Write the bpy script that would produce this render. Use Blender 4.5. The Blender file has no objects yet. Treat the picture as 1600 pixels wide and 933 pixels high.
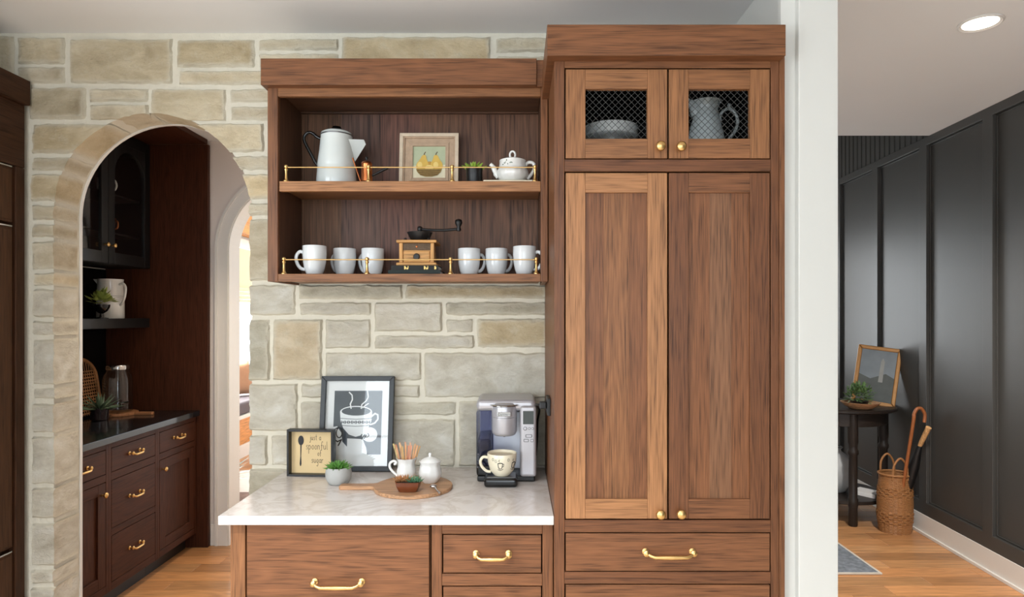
import bpy, bmesh, math, random
from mathutils import Vector, Matrix, noise
random.seed(7)
R = math.radians
PI = math.pi
scene = bpy.context.scene
COL = scene.collection

# ------------------------------------------------------------------ camera
F, CX, CY, EYE = 992.0, 806.0, 494.0, 1.55          # focal length (px of 1600), vanishing point, eye height
cam_d = bpy.data.cameras.new('camera'); cam = bpy.data.objects.new('camera', cam_d); COL.objects.link(cam)
cam.location = (0, 0, EYE); cam.rotation_euler = (R(90), 0, 0)
cam_d.sensor_fit = 'HORIZONTAL'; cam_d.sensor_width = 36; cam_d.lens = F / 1600 * 36
cam_d.shift_x = -(CX - 800) / 1600; cam_d.shift_y = (CY - 466.5) / 1600
cam_d.clip_start = 0.05
scene.camera = cam

# ------------------------------------------------------------------ world, window daylight, exposure
world = bpy.data.worlds.new('world'); scene.world = world; world.use_nodes = True
wn = world.node_tree.nodes
wn['Background'].inputs[0].default_value = (0.80, 0.90, 1.0, 1); wn['Background'].inputs[1].default_value = 2.6
vs = scene.view_settings
vs.view_transform = 'Standard'; vs.look = 'None'; vs.exposure = 0.3; vs.gamma = 1; vs.use_curve_mapping = False

def area(name, loc, rot, sx, sy, power, col=(1, 1, 1)):
    l = bpy.data.lights.new(name, 'AREA'); l.shape = 'RECTANGLE'; l.size = sx; l.size_y = sy
    l.energy = power; l.color = col
    o = bpy.data.objects.new(name, l); COL.objects.link(o); o.location = loc; o.rotation_euler = rot
    return o
# daylight entering by the windows of the rear kitchen wall (behind the camera)
REAR_Y = -3.4
REAR_WIN = [(-2.1, -0.7), (-0.4, 1.0), (1.3, 2.7)]
for (a, b), power in zip(REAR_WIN, (26, 24, 8)):
    area('daylight_rear_window', ((a + b) / 2, REAR_Y - 0.02, 1.63), (R(90), 0, 0), b - a, 1.9, power, (0.88, 0.95, 1.0))
# light of an added, unseen side window left of the camera, brightens the ceiling
area('added_side_light', (-2.73, -0.75, 1.65), (0, R(-90), 0), 1.8, 2.7, 66, (0.90, 0.96, 1.0))
# daylight entering by the window over the bench, far left
area('daylight_bench_window', (-3.58, 8.2, 1.6), (0, R(-90), 0), 1.5, 2.2, 420, (1.0, 0.97, 0.93))
# daylight entering by the window at the end of the hall
area('daylight_hall_window', (1.75, 7.34, 1.65), (R(-90), 0, 0), 1.1, 1.5, 28, (0.93, 0.97, 1.0))

# ------------------------------------------------------------------ helpers
def lin(c):
    return tuple(((v / 255) / 12.92 if v / 255 <= 0.04045 else ((v / 255 + 0.055) / 1.055) ** 2.4) for v in c)
def P(x, y, Y):                                       # a pixel of the photograph at depth Y, in metres
    return Vector(((x - CX) * Y / F, Y, EYE - (y - CY) * Y / F))
def PX(x, Y): return (x - CX) * Y / F
def PZ(y, Y): return EYE - (y - CY) * Y / F

WL = {}
def wl(o): return WL.get(o.name, Vector((0, 0, 0))) if o else Vector((0, 0, 0))
def tag(o, label=None, cat=None, group=None, kind=None):
    if label: o['label'] = label
    if cat: o['category'] = cat
    if group: o['group'] = group
    if kind: o['kind'] = kind
    return o
def thing(name, label, cat, loc, group=None, local=False, rot=None):
    o = bpy.data.objects.new(name, None); COL.objects.link(o); o.location = loc; o.empty_display_size = 0.05
    if rot: o.rotation_euler = rot
    WL[o.name] = Vector((0, 0, 0)) if local else Vector(loc)
    return tag(o, label, cat, group)
def copy_tree(o, parent=None):
    c = o.copy(); COL.objects.link(c)
    if parent: c.parent = parent
    for ch in list(o.children): copy_tree(ch, c)
    return c

class G:
    def __init__(s): s.v = []; s.f = []
    def add(s, vs_, fs_):
        b = len(s.v); s.v += [tuple(v) for v in vs_]; s.f += [tuple(i + b for i in f) for f in fs_]; return s
    def box(s, x0, x1, y0, y1, z0, z1):
        x0, x1 = min(x0, x1), max(x0, x1); y0, y1 = min(y0, y1), max(y0, y1); z0, z1 = min(z0, z1), max(z0, z1)
        return s.add([(x0, y0, z0), (x1, y0, z0), (x1, y1, z0), (x0, y1, z0), (x0, y0, z1), (x1, y0, z1), (x1, y1, z1), (x0, y1, z1)],
                     [(0, 3, 2, 1), (4, 5, 6, 7), (0, 1, 5, 4), (1, 2, 6, 5), (2, 3, 7, 6), (3, 0, 4, 7)])
    def lathe(s, prof, c=(0, 0, 0), n=32, axis='z', sx=1, sy=1, wob=None):
        vs_, fs_ = [], []
        m = len(prof)
        for i in range(n):
            a = 2 * PI * i / n
            for j, (r, h) in enumerate(prof):
                rr = r * (wob(a, h) if wob else 1)
                p = (rr * math.cos(a) * sx, rr * math.sin(a) * sy, h)
                if axis == 'y': p = (p[0], -p[2], p[1])       # axis towards the viewer (-Y)
                elif axis == 'x': p = (p[2], p[1], -p[0])
                vs_.append((c[0] + p[0], c[1] + p[1], c[2] + p[2]))
        for i in range(n):
            k = (i + 1) % n
            for j in range(m - 1):
                fs_.append((i * m + j, k * m + j, k * m + j + 1, i * m + j + 1))
        if prof[0][0] > 1e-6: fs_.append(tuple(i * m for i in reversed(range(n))))
        if prof[-1][0] > 1e-6: fs_.append(tuple(i * m + m - 1 for i in range(n)))
        return s.add(vs_, fs_)
    def tube(s, pts, r, n=10, cap=True, flat=1.0, up=None):
        pts = [Vector(p) for p in pts]; m = len(pts)
        rs = r if isinstance(r, (list, tuple)) else [r] * m
        vs_, fs_ = [], []
        t0 = (pts[1] - pts[0]).normalized()
        ref = Vector(up) if up else (Vector((0, 0, 1)) if abs(t0.z) < 0.9 else Vector((1, 0, 0)))
        for i, p in enumerate(pts):
            t = (pts[min(i + 1, m - 1)] - pts[max(i - 1, 0)])
            t = t.normalized() if t.length > 1e-9 else t0
            ref = (ref - t * ref.dot(t))
            ref = ref.normalized() if ref.length > 1e-6 else Vector((0, 1, 0))
            b = t.cross(ref)
            for k in range(n):
                a = 2 * PI * k / n
                vs_.append(p + (ref * math.cos(a) * flat + b * math.sin(a)) * rs[i])
        for i in range(m - 1):
            for k in range(n):
                l = (k + 1) % n
                fs_.append((i * n + k, i * n + l, (i + 1) * n + l, (i + 1) * n + k))
        if cap:
            fs_.append(tuple(reversed(range(n)))); fs_.append(tuple((m - 1) * n + k for k in range(n)))
        return s.add(vs_, fs_)
    def prism(s, poly, a0, a1, plane='xz'):              # polygon extruded along the remaining axis
        n = len(poly)
        def mk(u, v, w): return {'xz': (u, w, v), 'xy': (u, v, w), 'yz': (w, u, v)}[plane]
        vs_ = [mk(u, v, a0) for u, v in poly] + [mk(u, v, a1) for u, v in poly]
        fs_ = [tuple(reversed(range(n))), tuple(range(n, 2 * n))] + [(i, (i + 1) % n, n + (i + 1) % n, n + i) for i in range(n)]
        return s.add(vs_, fs_)
    def ball(s, c, r, n=16, m=10, sz=(1, 1, 1)):
        prof = [(max(r * math.sin(PI * j / m), 1e-7 if j in (0, m) else 0), -r * math.cos(PI * j / m) * sz[2]) for j in range(m + 1)]
        return s.lathe(prof, c, n, sx=sz[0], sy=sz[1])
    def leaf(s, b, d, L, w, t=0.15, up=(0, 0, 1)):
        b = Vector(b); d = Vector(d).normalized(); up = Vector(up)
        side = d.cross(up); side = side.normalized() if side.length > 1e-4 else Vector((1, 0, 0))
        nrm = side.cross(d)
        m_ = b + d * L * 0.45
        return s.add([b, m_ + side * w / 2, m_ + nrm * w * t * -1, m_ - side * w / 2, m_ + nrm * w * t, b + d * L],
                     [(0, 1, 4), (0, 4, 3), (0, 2, 1), (0, 3, 2), (5, 4, 1), (5, 3, 4), (5, 1, 2), (5, 2, 3)])
    def obj(s, name, mat, parent=None, color=None, bevel=0, smooth=None, origin=None, label=None, cat=None, group=None, kind=None, seg=2):
        me = bpy.data.meshes.new(name)
        if parent is not None: base = wl(parent)
        else: base = Vector((0, 0, 0))
        if origin is None:
            if parent is None:
                xs = [v[0] for v in s.v]; ys = [v[1] for v in s.v]; zs = [v[2] for v in s.v]
                origin = Vector(((min(xs) + max(xs)) / 2, (min(ys) + max(ys)) / 2, min(zs)))
            else: origin = base
        origin = Vector(origin)
        me.from_pydata([(v[0] - origin.x, v[1] - origin.y, v[2] - origin.z) for v in s.v], [], s.f)
        bm = bmesh.new(); bm.from_mesh(me)
        bmesh.ops.recalc_face_normals(bm, faces=bm.faces)
        if bevel:
            es = [e for e in bm.edges if len(e.link_faces) == 2 and e.calc_face_angle(0) > R(35)]
            bmesh.ops.bevel(bm, geom=es, offset=bevel, segments=seg, affect='EDGES', profile=0.5, clamp_overlap=True)
        bm.to_mesh(me); bm.free()
        o = bpy.data.objects.new(name, me); COL.objects.link(o)
        if parent is not None: o.parent = parent
        o.location = origin - base
        WL[o.name] = origin
        me.materials.append(mat)
        if smooth:
            for p in me.polygons: p.use_smooth = True
            me.set_sharp_from_angle(angle=R(smooth))
        if color: o.color = (*color, 1)
        return tag(o, label, cat, group, kind)
def B(name, x0, x1, y0, y1, z0, z1, mat, parent=None, color=None, bevel=0.0015, **k):
    return G().box(x0, x1, y0, y1, z0, z1).obj(name, mat, parent, color, bevel, **k)
def text_part(body, name, size, loc, mat, parent, rot=(R(90), 0, 0), ext=0.0004, align='CENTER'):
    cu = bpy.data.curves.new(name, 'FONT'); cu.body = body; cu.size = size; cu.extrude = ext; cu.align_x = align; cu.align_y = 'CENTER'
    t = bpy.data.objects.new(name + '_tmp', cu); COL.objects.link(t)
    dg = bpy.context.evaluated_depsgraph_get(); dg.update()
    me = bpy.data.meshes.new_from_object(t.evaluated_get(dg)); me.name = name
    bpy.data.objects.remove(t); bpy.data.curves.remove(cu)
    o = bpy.data.objects.new(name, me); COL.objects.link(o); o.parent = parent
    o.location = Vector(loc) - wl(parent); o.rotation_euler = rot
    me.materials.clear(); me.materials.append(mat)
    return o
def arc(cx, cz, rx, rz, a0, a1, n):
    return [(cx + rx * math.cos(R(a0 + (a1 - a0) * i / n)), cz + rz * math.sin(R(a0 + (a1 - a0) * i / n))) for i in range(n + 1)]

# ------------------------------------------------------------------ materials
def new_mat(name):
    m = bpy.data.materials.new(name); m.use_nodes = True
    nt = m.node_tree; return m, nt, nt.nodes['Principled BSDF']
def nd(nt, typ, **kw):
    n = nt.nodes.new(typ)
    for k, v in kw.items():
        if k.startswith('i_'):
            key = k[2:]; n.inputs[int(key) if key.isdigit() else key.replace('_', ' ')].default_value = v
        else: setattr(n, k, v)
    return n
def L(nt, a, b): nt.links.new(a, b)
def flat(name, rgb, rough=0.5, metal=0.0, var=0.06, vscale=25, bump=0.0, bscale=120, coat=0.0, spec=0.5, emit=0):
    m, nt, p = new_mat(name)
    c = lin(rgb)
    tc = nd(nt, 'ShaderNodeTexCoord'); nz = nd(nt, 'ShaderNodeTexNoise', i_Scale=vscale, i_Detail=4.0)
    L(nt, tc.outputs['Object'], nz.inputs['Vector'])
    mx = nd(nt, 'ShaderNodeMix', data_type='RGBA')
    mx.inputs[6].default_value = (*[v * (1 - var) for v in c], 1); mx.inputs[7].default_value = (*[min(1, v * (1 + var)) for v in c], 1)
    L(nt, nz.outputs['Fac'], mx.inputs[0]); L(nt, mx.outputs[2], p.inputs['Base Color'])
    p.inputs['Roughness'].default_value = rough; p.inputs['Metallic'].default_value = metal
    p.inputs['Specular IOR Level'].default_value = spec
    if coat: p.inputs['Coat Weight'].default_value = coat; p.inputs['Coat Roughness'].default_value = 0.05
    if bump:
        n2 = nd(nt, 'ShaderNodeTexNoise', i_Scale=bscale, i_Detail=5.0); L(nt, tc.outputs['Object'], n2.inputs['Vector'])
        bp = nd(nt, 'ShaderNodeBump', i_Strength=bump, i_Distance=0.004); L(nt, n2.outputs['Fac'], bp.inputs['Height']); L(nt, bp.outputs[0], p.inputs['Normal'])
    if emit:
        p.inputs['Emission Color'].default_value = (*c, 1); p.inputs['Emission Strength'].default_value = emit
    return m
def wood(name, axis, rough=0.42, fine=1.0, contrast=1.0, spec=0.3):
    m, nt, p = new_mat(name)
    tc = nd(nt, 'ShaderNodeTexCoord'); oi = nd(nt, 'ShaderNodeObjectInfo')
    sc = nd(nt, 'ShaderNodeVectorMath', operation='SCALE'); sc.inputs[0].default_value = (13.1, 7.7, 5.3); L(nt, oi.outputs['Random'], sc.inputs['Scale'])
    ad = nd(nt, 'ShaderNodeVectorMath', operation='ADD'); L(nt, tc.outputs['Object'], ad.inputs[0]); L(nt, sc.outputs[0], ad.inputs[1])
    def mp(al, ac):
        s_ = [ac, ac, ac]; s_['xyz'.index(axis)] = al
        q = nd(nt, 'ShaderNodeMapping'); q.inputs['Scale'].default_value = s_; L(nt, ad.outputs[0], q.inputs['Vector']); return q
    n1 = nd(nt, 'ShaderNodeTexNoise', i_Scale=1.0, i_Detail=2.0, i_Distortion=0.4); L(nt, mp(1.3, 10.0).outputs[0], n1.inputs['Vector'])
    mul = nd(nt, 'ShaderNodeMath', operation='MULTIPLY', i_1=58.0); L(nt, n1.outputs['Fac'], mul.inputs[0])
    sn = nd(nt, 'ShaderNodeMath', operation='SINE'); L(nt, mul.outputs[0], sn.inputs[0])
    n2 = nd(nt, 'ShaderNodeTexNoise', i_Scale=1.0, i_Detail=2.0, i_Roughness=0.6); L(nt, mp(8.0 * fine, 260.0 * fine).outputs[0], n2.inputs['Vector'])
    n3 = nd(nt, 'ShaderNodeTexNoise', i_Scale=1.0, i_Detail=2.0); L(nt, mp(1.2, 26.0).outputs[0], n3.inputs['Vector'])
    a1 = nd(nt, 'ShaderNodeMath', operation='MULTIPLY_ADD', i_1=0.05, i_2=0.0); L(nt, sn.outputs[0], a1.inputs[0])
    a2 = nd(nt, 'ShaderNodeMath', operation='MULTIPLY_ADD', i_1=0.80); L(nt, n2.outputs['Fac'], a2.inputs[0]); L(nt, a1.outputs[0], a2.inputs[2])
    a3 = nd(nt, 'ShaderNodeMath', operation='MULTIPLY_ADD', i_1=0.20); L(nt, n3.outputs['Fac'], a3.inputs[0]); L(nt, a2.outputs[0], a3.inputs[2])
    rp = nd(nt, 'ShaderNodeValToRGB'); L(nt, a3.outputs[0], rp.inputs[0])
    e = rp.color_ramp.elements
    lo, hi = 1 - 0.55 * contrast, 1 + 0.38 * contrast
    e[0].position = 0.29; e[0].color = (lo, lo * 0.96, lo * 0.93, 1); e[1].position = 0.68; e[1].color = (hi, hi, hi, 1)
    k = e.new(0.45); k.color = (0.96, 0.96, 0.96, 1)
    mx = nd(nt, 'ShaderNodeMix', data_type='RGBA', blend_type='MULTIPLY'); mx.inputs[0].default_value = 1
    L(nt, oi.outputs['Color'], mx.inputs[6]); L(nt, rp.outputs[0], mx.inputs[7]); L(nt, mx.outputs[2], p.inputs['Base Color'])
    p.inputs['Roughness'].default_value = rough; p.inputs['Specular IOR Level'].default_value = spec
    bp = nd(nt, 'ShaderNodeBump', i_Strength=0.12, i_Distance=0.0015); L(nt, n2.outputs['Fac'], bp.inputs['Height']); L(nt, bp.outputs[0], p.inputs['Normal'])
    return m
WV = wood('oak_vertical_grain', 'z'); WH = wood('oak_horizontal_grain', 'x'); WY = wood('oak_depth_grain', 'y')
PV = wood('pantry_oak_vertical', 'z', 0.5, 1.0, 1.0, 0.18); PYW = wood('pantry_oak_depth', 'y', 0.5, 1.0, 1.0, 0.18)
WVF = wood('oak_reeded_back', 'z', 0.5, 0.55, 1.25)
WF = wood('oak_floor_plank', 'x', 0.32, 0.6, 0.75)
# stains (multiply the grain)
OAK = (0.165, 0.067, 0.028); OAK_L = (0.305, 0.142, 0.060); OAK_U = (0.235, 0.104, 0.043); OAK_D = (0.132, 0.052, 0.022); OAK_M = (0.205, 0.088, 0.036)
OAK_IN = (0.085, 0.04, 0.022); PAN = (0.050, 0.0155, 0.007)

def stone_mat():
    m, nt, p = new_mat('limestone')
    tc = nd(nt, 'ShaderNodeTexCoord'); oi = nd(nt, 'ShaderNodeObjectInfo')
    sc = nd(nt, 'ShaderNodeVectorMath', operation='SCALE'); sc.inputs[0].default_value = (31, 17, 23); L(nt, oi.outputs['Random'], sc.inputs['Scale'])
    ad = nd(nt, 'ShaderNodeVectorMath', operation='ADD'); L(nt, tc.outputs['Object'], ad.inputs[0]); L(nt, sc.outputs[0], ad.inputs[1])
    mp = nd(nt, 'ShaderNodeMapping'); mp.inputs['Scale'].default_value = (1, 1, 1.7); L(nt, ad.outputs[0], mp.inputs['Vector'])
    n1 = nd(nt, 'ShaderNodeTexNoise', i_Scale=7.0, i_Detail=8.0, i_Roughness=0.62, i_Distortion=0.5); L(nt, mp.outputs[0], n1.inputs['Vector'])
    rp = nd(nt, 'ShaderNodeValToRGB'); L(nt, n1.outputs['Fac'], rp.inputs[0]); e = rp.color_ramp.elements
    e[0].position = 0.3; e[0].color = (0.74, 0.69, 0.61, 1); e[1].position = 0.68; e[1].color = (1.15, 1.15, 1.15, 1)
    k = e.new(0.5); k.color = (0.97, 0.94, 0.88, 1)
    mx = nd(nt, 'ShaderNodeMix', data_type='RGBA', blend_type='MULTIPLY'); mx.inputs[0].default_value = 1
    L(nt, oi.outputs['Color'], mx.inputs[6]); L(nt, rp.outputs[0], mx.inputs[7])
    # pale lime smears left by the pointing
    n4 = nd(nt, 'ShaderNodeTexNoise', i_Scale=16.0, i_Detail=6.0, i_Roughness=0.7); L(nt, ad.outputs[0], n4.inputs['Vector'])
    r4 = nd(nt, 'ShaderNodeValToRGB'); L(nt, n4.outputs['Fac'], r4.inputs[0]); e = r4.color_ramp.elements
    e[0].position = 0.52; e[0].color = (0, 0, 0, 1); e[1].position = 0.78; e[1].color = (0.55, 0.55, 0.55, 1)
    m2 = nd(nt, 'ShaderNodeMix', data_type='RGBA'); m2.inputs[7].default_value = (*lin((214, 207, 188)), 1)
    at = nd(nt, 'ShaderNodeAttribute', attribute_name='edge')
    ea = nd(nt, 'ShaderNodeMath', operation='MULTIPLY_ADD', i_1=1.9, i_2=-0.62); L(nt, n4.outputs['Fac'], ea.inputs[0])
    eb = nd(nt, 'ShaderNodeMath', operation='ADD'); L(nt, ea.outputs[0], eb.inputs[0]); L(nt, at.outputs['Fac'], eb.inputs[1])
    ec = nd(nt, 'ShaderNodeMath', operation='MULTIPLY', use_clamp=True); L(nt, eb.outputs[0], ec.inputs[0]); L(nt, at.outputs['Fac'], ec.inputs[1])
    ed = nd(nt, 'ShaderNodeMath', operation='MAXIMUM', use_clamp=True); L(nt, ec.outputs[0], ed.inputs[0]); L(nt, r4.outputs[0], ed.inputs[1])
    L(nt, ed.outputs[0], m2.inputs[0]); L(nt, mx.outputs[2], m2.inputs[6]); L(nt, m2.outputs[2], p.inputs['Base Color'])
    p.inputs['Roughness'].default_value = 0.85; p.inputs['Specular IOR Level'].default_value = 0.25
    b1 = nd(nt, 'ShaderNodeTexNoise', i_Scale=24.0, i_Detail=10.0, i_Roughness=0.7); L(nt, mp.outputs[0], b1.inputs['Vector'])
    bp = nd(nt, 'ShaderNodeBump', i_Strength=0.9, i_Distance=0.016); L(nt, b1.outputs['Fac'], bp.inputs['Height']); L(nt, bp.outputs[0], p.inputs['Normal'])
    return m
STONE = stone_mat()
MORTAR = flat('lime_mortar', (212, 206, 190), 0.9, var=0.08, vscale=18, bump=0.8, bscale=60, spec=0.2)
WHITE = flat('white_wall_paint', (208, 208, 203), 0.6, var=0.015, vscale=3)
CEIL = flat('ceiling_paint', (236, 236, 236), 0.8, var=0.015, vscale=2, spec=0.2)
MAUVE = flat('pantry_wall_paint', (226, 216, 210), 0.6, var=0.02, vscale=3)
TRIM = flat('trim_paint', (224, 221, 216), 0.4, var=0.015)
DARKW = flat('charcoal_wall_paint', (64, 63, 61), 0.42, var=0.06, vscale=8, bump=0.06, bscale=160)
BLACK = flat('black_paint', (17, 17, 18), 0.4, var=0.1)
BLACKG = flat('black_gloss', (12, 12, 13), 0.18, var=0.1)
INSIDE = flat('dark_cabinet_interior', (20, 15, 12), 0.7, var=0.15)
def counter_mat(name, base, vein, s, rough):
    m, nt, p = new_mat(name); tc = nd(nt, 'ShaderNodeTexCoord')
    n1 = nd(nt, 'ShaderNodeTexNoise', i_Scale=s, i_Detail=7.0, i_Roughness=0.6, i_Distortion=1.6); L(nt, tc.outputs['Object'], n1.inputs['Vector'])
    rp = nd(nt, 'ShaderNodeValToRGB'); L(nt, n1.outputs['Fac'], rp.inputs[0]); e = rp.color_ramp.elements
    e[0].position = 0.44; e[0].color = (*lin(base), 1); e[1].position = 0.6; e[1].color = (*lin(base), 1)
    k = e.new(0.5); k.color = (*lin(vein), 1)
    L(nt, rp.outputs[0], p.inputs['Base Color']); p.inputs['Roughness'].default_value = rough
    return m
QUARTZ = counter_mat('pale_quartzite', (216, 209, 203), (202, 192, 183), 4.5, 0.2)
SOAP = counter_mat('black_soapstone', (20, 21, 24), (30, 32, 36), 5, 0.12)
BRASS = flat('brushed_brass', (220, 182, 120), 0.33, 1.0, 0.08, 40)
CHROME = flat('polished_steel', (200, 200, 200), 0.15, 1.0, 0.02)
SILVER = flat('silver_plastic', (190, 188, 192), 0.3, 0.4, 0.02)
SILVER_D = flat('grey_metal', (120, 120, 122), 0.32, 0.8, 0.03)
WARE = flat('white_glazed_ware', (232, 232, 228), 0.12, var=0.01, coat=0.4)
MUGW = flat('mug_glaze', (222, 225, 226), 0.14, var=0.01, coat=0.4)
ENAMEL = flat('pale_enamel', (206, 212, 210), 0.2, var=0.015, coat=0.4)
CREAM = flat('cream_glaze', (232, 222, 196), 0.15, var=0.02, coat=0.4)
IRON = flat('black_iron', (16, 15, 15), 0.45, var=0.2, bump=0.1)
COPPER = flat('copper', (196, 118, 72), 0.28, 1.0, 0.1)
GREEN = flat('succulent_green', (92, 142, 62), 0.5, var=0.25, vscale=40)
GREENL = flat('lime_succulent', (140, 172, 62), 0.5, var=0.2, vscale=40)
GREEND = flat('dark_leaf', (60, 88, 58), 0.5, var=0.3, vscale=30)
GREENO = flat('olive_leaf', (150, 166, 84), 0.5, var=0.25, vscale=30)
AGAVE = flat('grey_agave_leaf', (88, 108, 86), 0.5, var=0.2, vscale=30)
SOIL = flat('potting_soil', (60, 44, 32), 0.95, var=0.4, vscale=120, bump=0.8)
CONCRETE = flat('concrete', (172, 172, 168), 0.8, var=0.08, vscale=30, bump=0.15)
PAPER = flat('mat_board', (236, 235, 234), 0.7, var=0.01)
KRAFT = flat('kraft_card', (214, 188, 142), 0.8, var=0.05, vscale=18)
INK = flat('black_ink', (26, 26, 30), 0.6, var=0.05)
PRINT = flat('slate_print', (58, 66, 74), 0.5, var=0.12, vscale=12)
FRAMEB = flat('black_frame', (38, 42, 46), 0.4, var=0.06)
RATTAN = flat('rattan', (156, 108, 64), 0.55, var=0.25, vscale=60, bump=0.3, bscale=220)
def glass(name, tint=(1, 1, 1), refl=0.9, rough=0.02, base=0.04):
    m = bpy.data.materials.new(name); m.use_nodes = True; nt = m.node_tree; nt.nodes.clear()
    out = nd(nt, 'ShaderNodeOutputMaterial'); tr = nd(nt, 'ShaderNodeBsdfTransparent'); tr.inputs[0].default_value = (*tint, 1)
    gl = nd(nt, 'ShaderNodeBsdfGlossy'); gl.inputs['Roughness'].default_value = rough
    lw = nd(nt, 'ShaderNodeLayerWeight', i_Blend=0.5); pw = nd(nt, 'ShaderNodeMath', operation='POWER', i_1=3.5); ml = nd(nt, 'ShaderNodeMath', operation='MULTIPLY_ADD', i_1=0.7, i_2=base)
    mxx = nd(nt, 'ShaderNodeMixShader'); L(nt, lw.outputs['Facing'], pw.inputs[0]); L(nt, pw.outputs[0], ml.inputs[0]); L(nt, ml.outputs[0], mxx.inputs[0]); L(nt, tr.outputs[0], mxx.inputs[1]); L(nt, gl.outputs[0], mxx.inputs[2]); L(nt, mxx.outputs[0], out.inputs[0])
    return m
GLASS = glass('clear_glass', (0.96, 0.97, 0.97)); SMOKE = glass('smoked_plastic', (0.62, 0.64, 0.74))
AMBER = flat('amber_glass', (104, 52, 26), 0.1, var=0.3, vscale=20, coat=0.5)

# ================================================================== THE SETTING
WALL_Y = 2.65; CEIL_Z = 2.733; HALL_Z = 2.815; PART_X0, PART_X1 = 0.891, 1.016
def struct(g, name, mat, **k): return g.obj(name, mat, None, kind='structure', **k)
FLOORB = flat('oak_floor', (206, 190, 172), 0.4, var=0.06)
floor = struct(G().box(-3.7, 3.5, REAR_Y - 0.1, 2.0, -0.12, 0.0).box(-3.7, 3.5, 2.0, 10.1, -0.12, -0.005), 'floor', FLOORB, origin=(0, 0, 0))
# oak planks, each its own piece
rnd = random.Random(11)
def planks(xa, xb, ya, yb, wdt=0.127, lens=(0.9, 1.7)):
    y = ya; 
    while y < yb - 0.01:
        x = xa - rnd.uniform(0, 0.8)
        while x < xb:
            x2 = x + rnd.uniform(*lens); a, b = max(x, xa), min(x2, xb)
            if b - a > 0.03:
                t = rnd.uniform(0.72, 1.22); w = rnd.uniform(-0.03, 0.03)
                c = (0.47 * t, (0.232 + w * 0.4) * t, (0.098 + w * 0.3) * t)
                B('plank', a + 0.0008, b - 0.0008, y + 0.0008, y + wdt - 0.0008, -0.018, 0.0, WF, floor, c, 0.0012, origin=((a + b) / 2, y + wdt / 2, -0.018), seg=1)
            x = x2
        y += wdt
planks(-2.72, -0.95, 2.83, 4.28)
planks(-3.05, -0.95, 4.45, 8.3, lens=(1.4, 2.4))
planks(PART_X1, 2.98, 2.0, 7.3)

struct(G().box(-3.7, 0.95, REAR_Y - 0.1, 4.43, CEIL_Z, CEIL_Z + 0.3).box(-3.7, 0.95, 4.43, 10.1, 2.95, 3.2), 'ceiling', CEIL)
struct(G().box(0.95, 3.5, REAR_Y - 0.1, 4.45, HALL_Z, HALL_Z + 0.22).box(0.95, 3.5, 4.45, 7.5, 4.4, 4.5).box(0.95, 3.5, 4.43, 4.45, HALL_Z + 0.2, 4.45), 'ceiling_hall', CEIL)
# stone wall with the arched opening
AX0, AX1 = -1.926, -1.109; AC = (AX0 + AX1) / 2; AR = (AX1 - AX0) / 2; AZS = 2.394 - AR
def arch_poly(x0, x1, z1, ac, ar, zs, z0=0.0, n=36):
    p = [(x0, z0), (ac - ar, z0)] + [(ac + ar * math.cos(PI - PI * i / n), zs + ar * math.sin(PI - PI * i / n)) for i in range(n + 1)] + [(ac + ar, z0), (x1, z0), (x1, z1), (x0, z1)]
    return p
def arch_wall(name, x0, x1, y0, y1, z1, ac, ar, zs, mat, **k):
    g = G(); n = 36
    g.box(x0, ac - ar, y0, y1, 0, z1); g.box(ac + ar, x1, y0, y1, 0, z1)
    pts = [(ac + ar * math.cos(PI - PI * i / n), zs + ar * math.sin(PI - PI * i / n)) for i in range(n + 1)]
    for (a, b), (c, d) in zip(pts[:-1], pts[1:]): g.prism([(a, b), (c, d), (c, z1), (a, z1)], y0, y1)
    return struct(g, name, mat, **k)
wall_back = arch_wall('wall_back', -2.75, PART_X0, WALL_Y + 0.005, 2.81, CEIL_Z, AC, AR + 0.006, AZS, MORTAR, origin=(0, WALL_Y, 0))
arch_wall('wall_pantry_front', -2.75, PART_X0, 2.81, 2.825, CEIL_Z, AC, AR + 0.002, AZS, TRIM)
struct(G().box(-2.95, -2.75, REAR_Y, -2.1, 0, CEIL_Z).box(-2.95, -2.75, 0.6, 4.3, 0, CEIL_Z).box(-2.95, -2.75, -2.1, 0.6, 0, 0.75).box(-2.95, -2.75, -2.1, 0.6, 2.55, CEIL_Z), 'wall_left', WHITE)
w6 = struct(G().box(-2.79, -2.745, -2.1, 0.6, 0.75, 0.8).box(-2.79, -2.745, -2.1, 0.6, 2.5, 2.55).box(-2.79, -2.745, -2.1, -2.05, 0.75, 2.55).box(-2.79, -2.745, 0.55, 0.6, 0.75, 2.55), 'window_6', TRIM)  # window added out of view to send side light to the ceiling
for yy in (-1.2, -0.3): G().box(-2.79, -2.75, yy - 0.02, yy + 0.02, 0.8, 2.5).obj('mullion', TRIM, w6)
struct(G().box(PART_X0, PART_X1, 2.0, 7.35, 0, CEIL_Z + 0.001).box(PART_X0 + 0.06, PART_X1, 2.0, 4.45, CEIL_Z, HALL_Z).box(PART_X0 + 0.06, PART_X1, 4.45, 7.35, CEIL_Z, 4.4), 'wall_partition', WHITE, bevel=0.003)
struct(G().box(0.845, PART_X0, 2.025, 2.045, 0, CEIL_Z), 'trim_1', WHITE)
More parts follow.
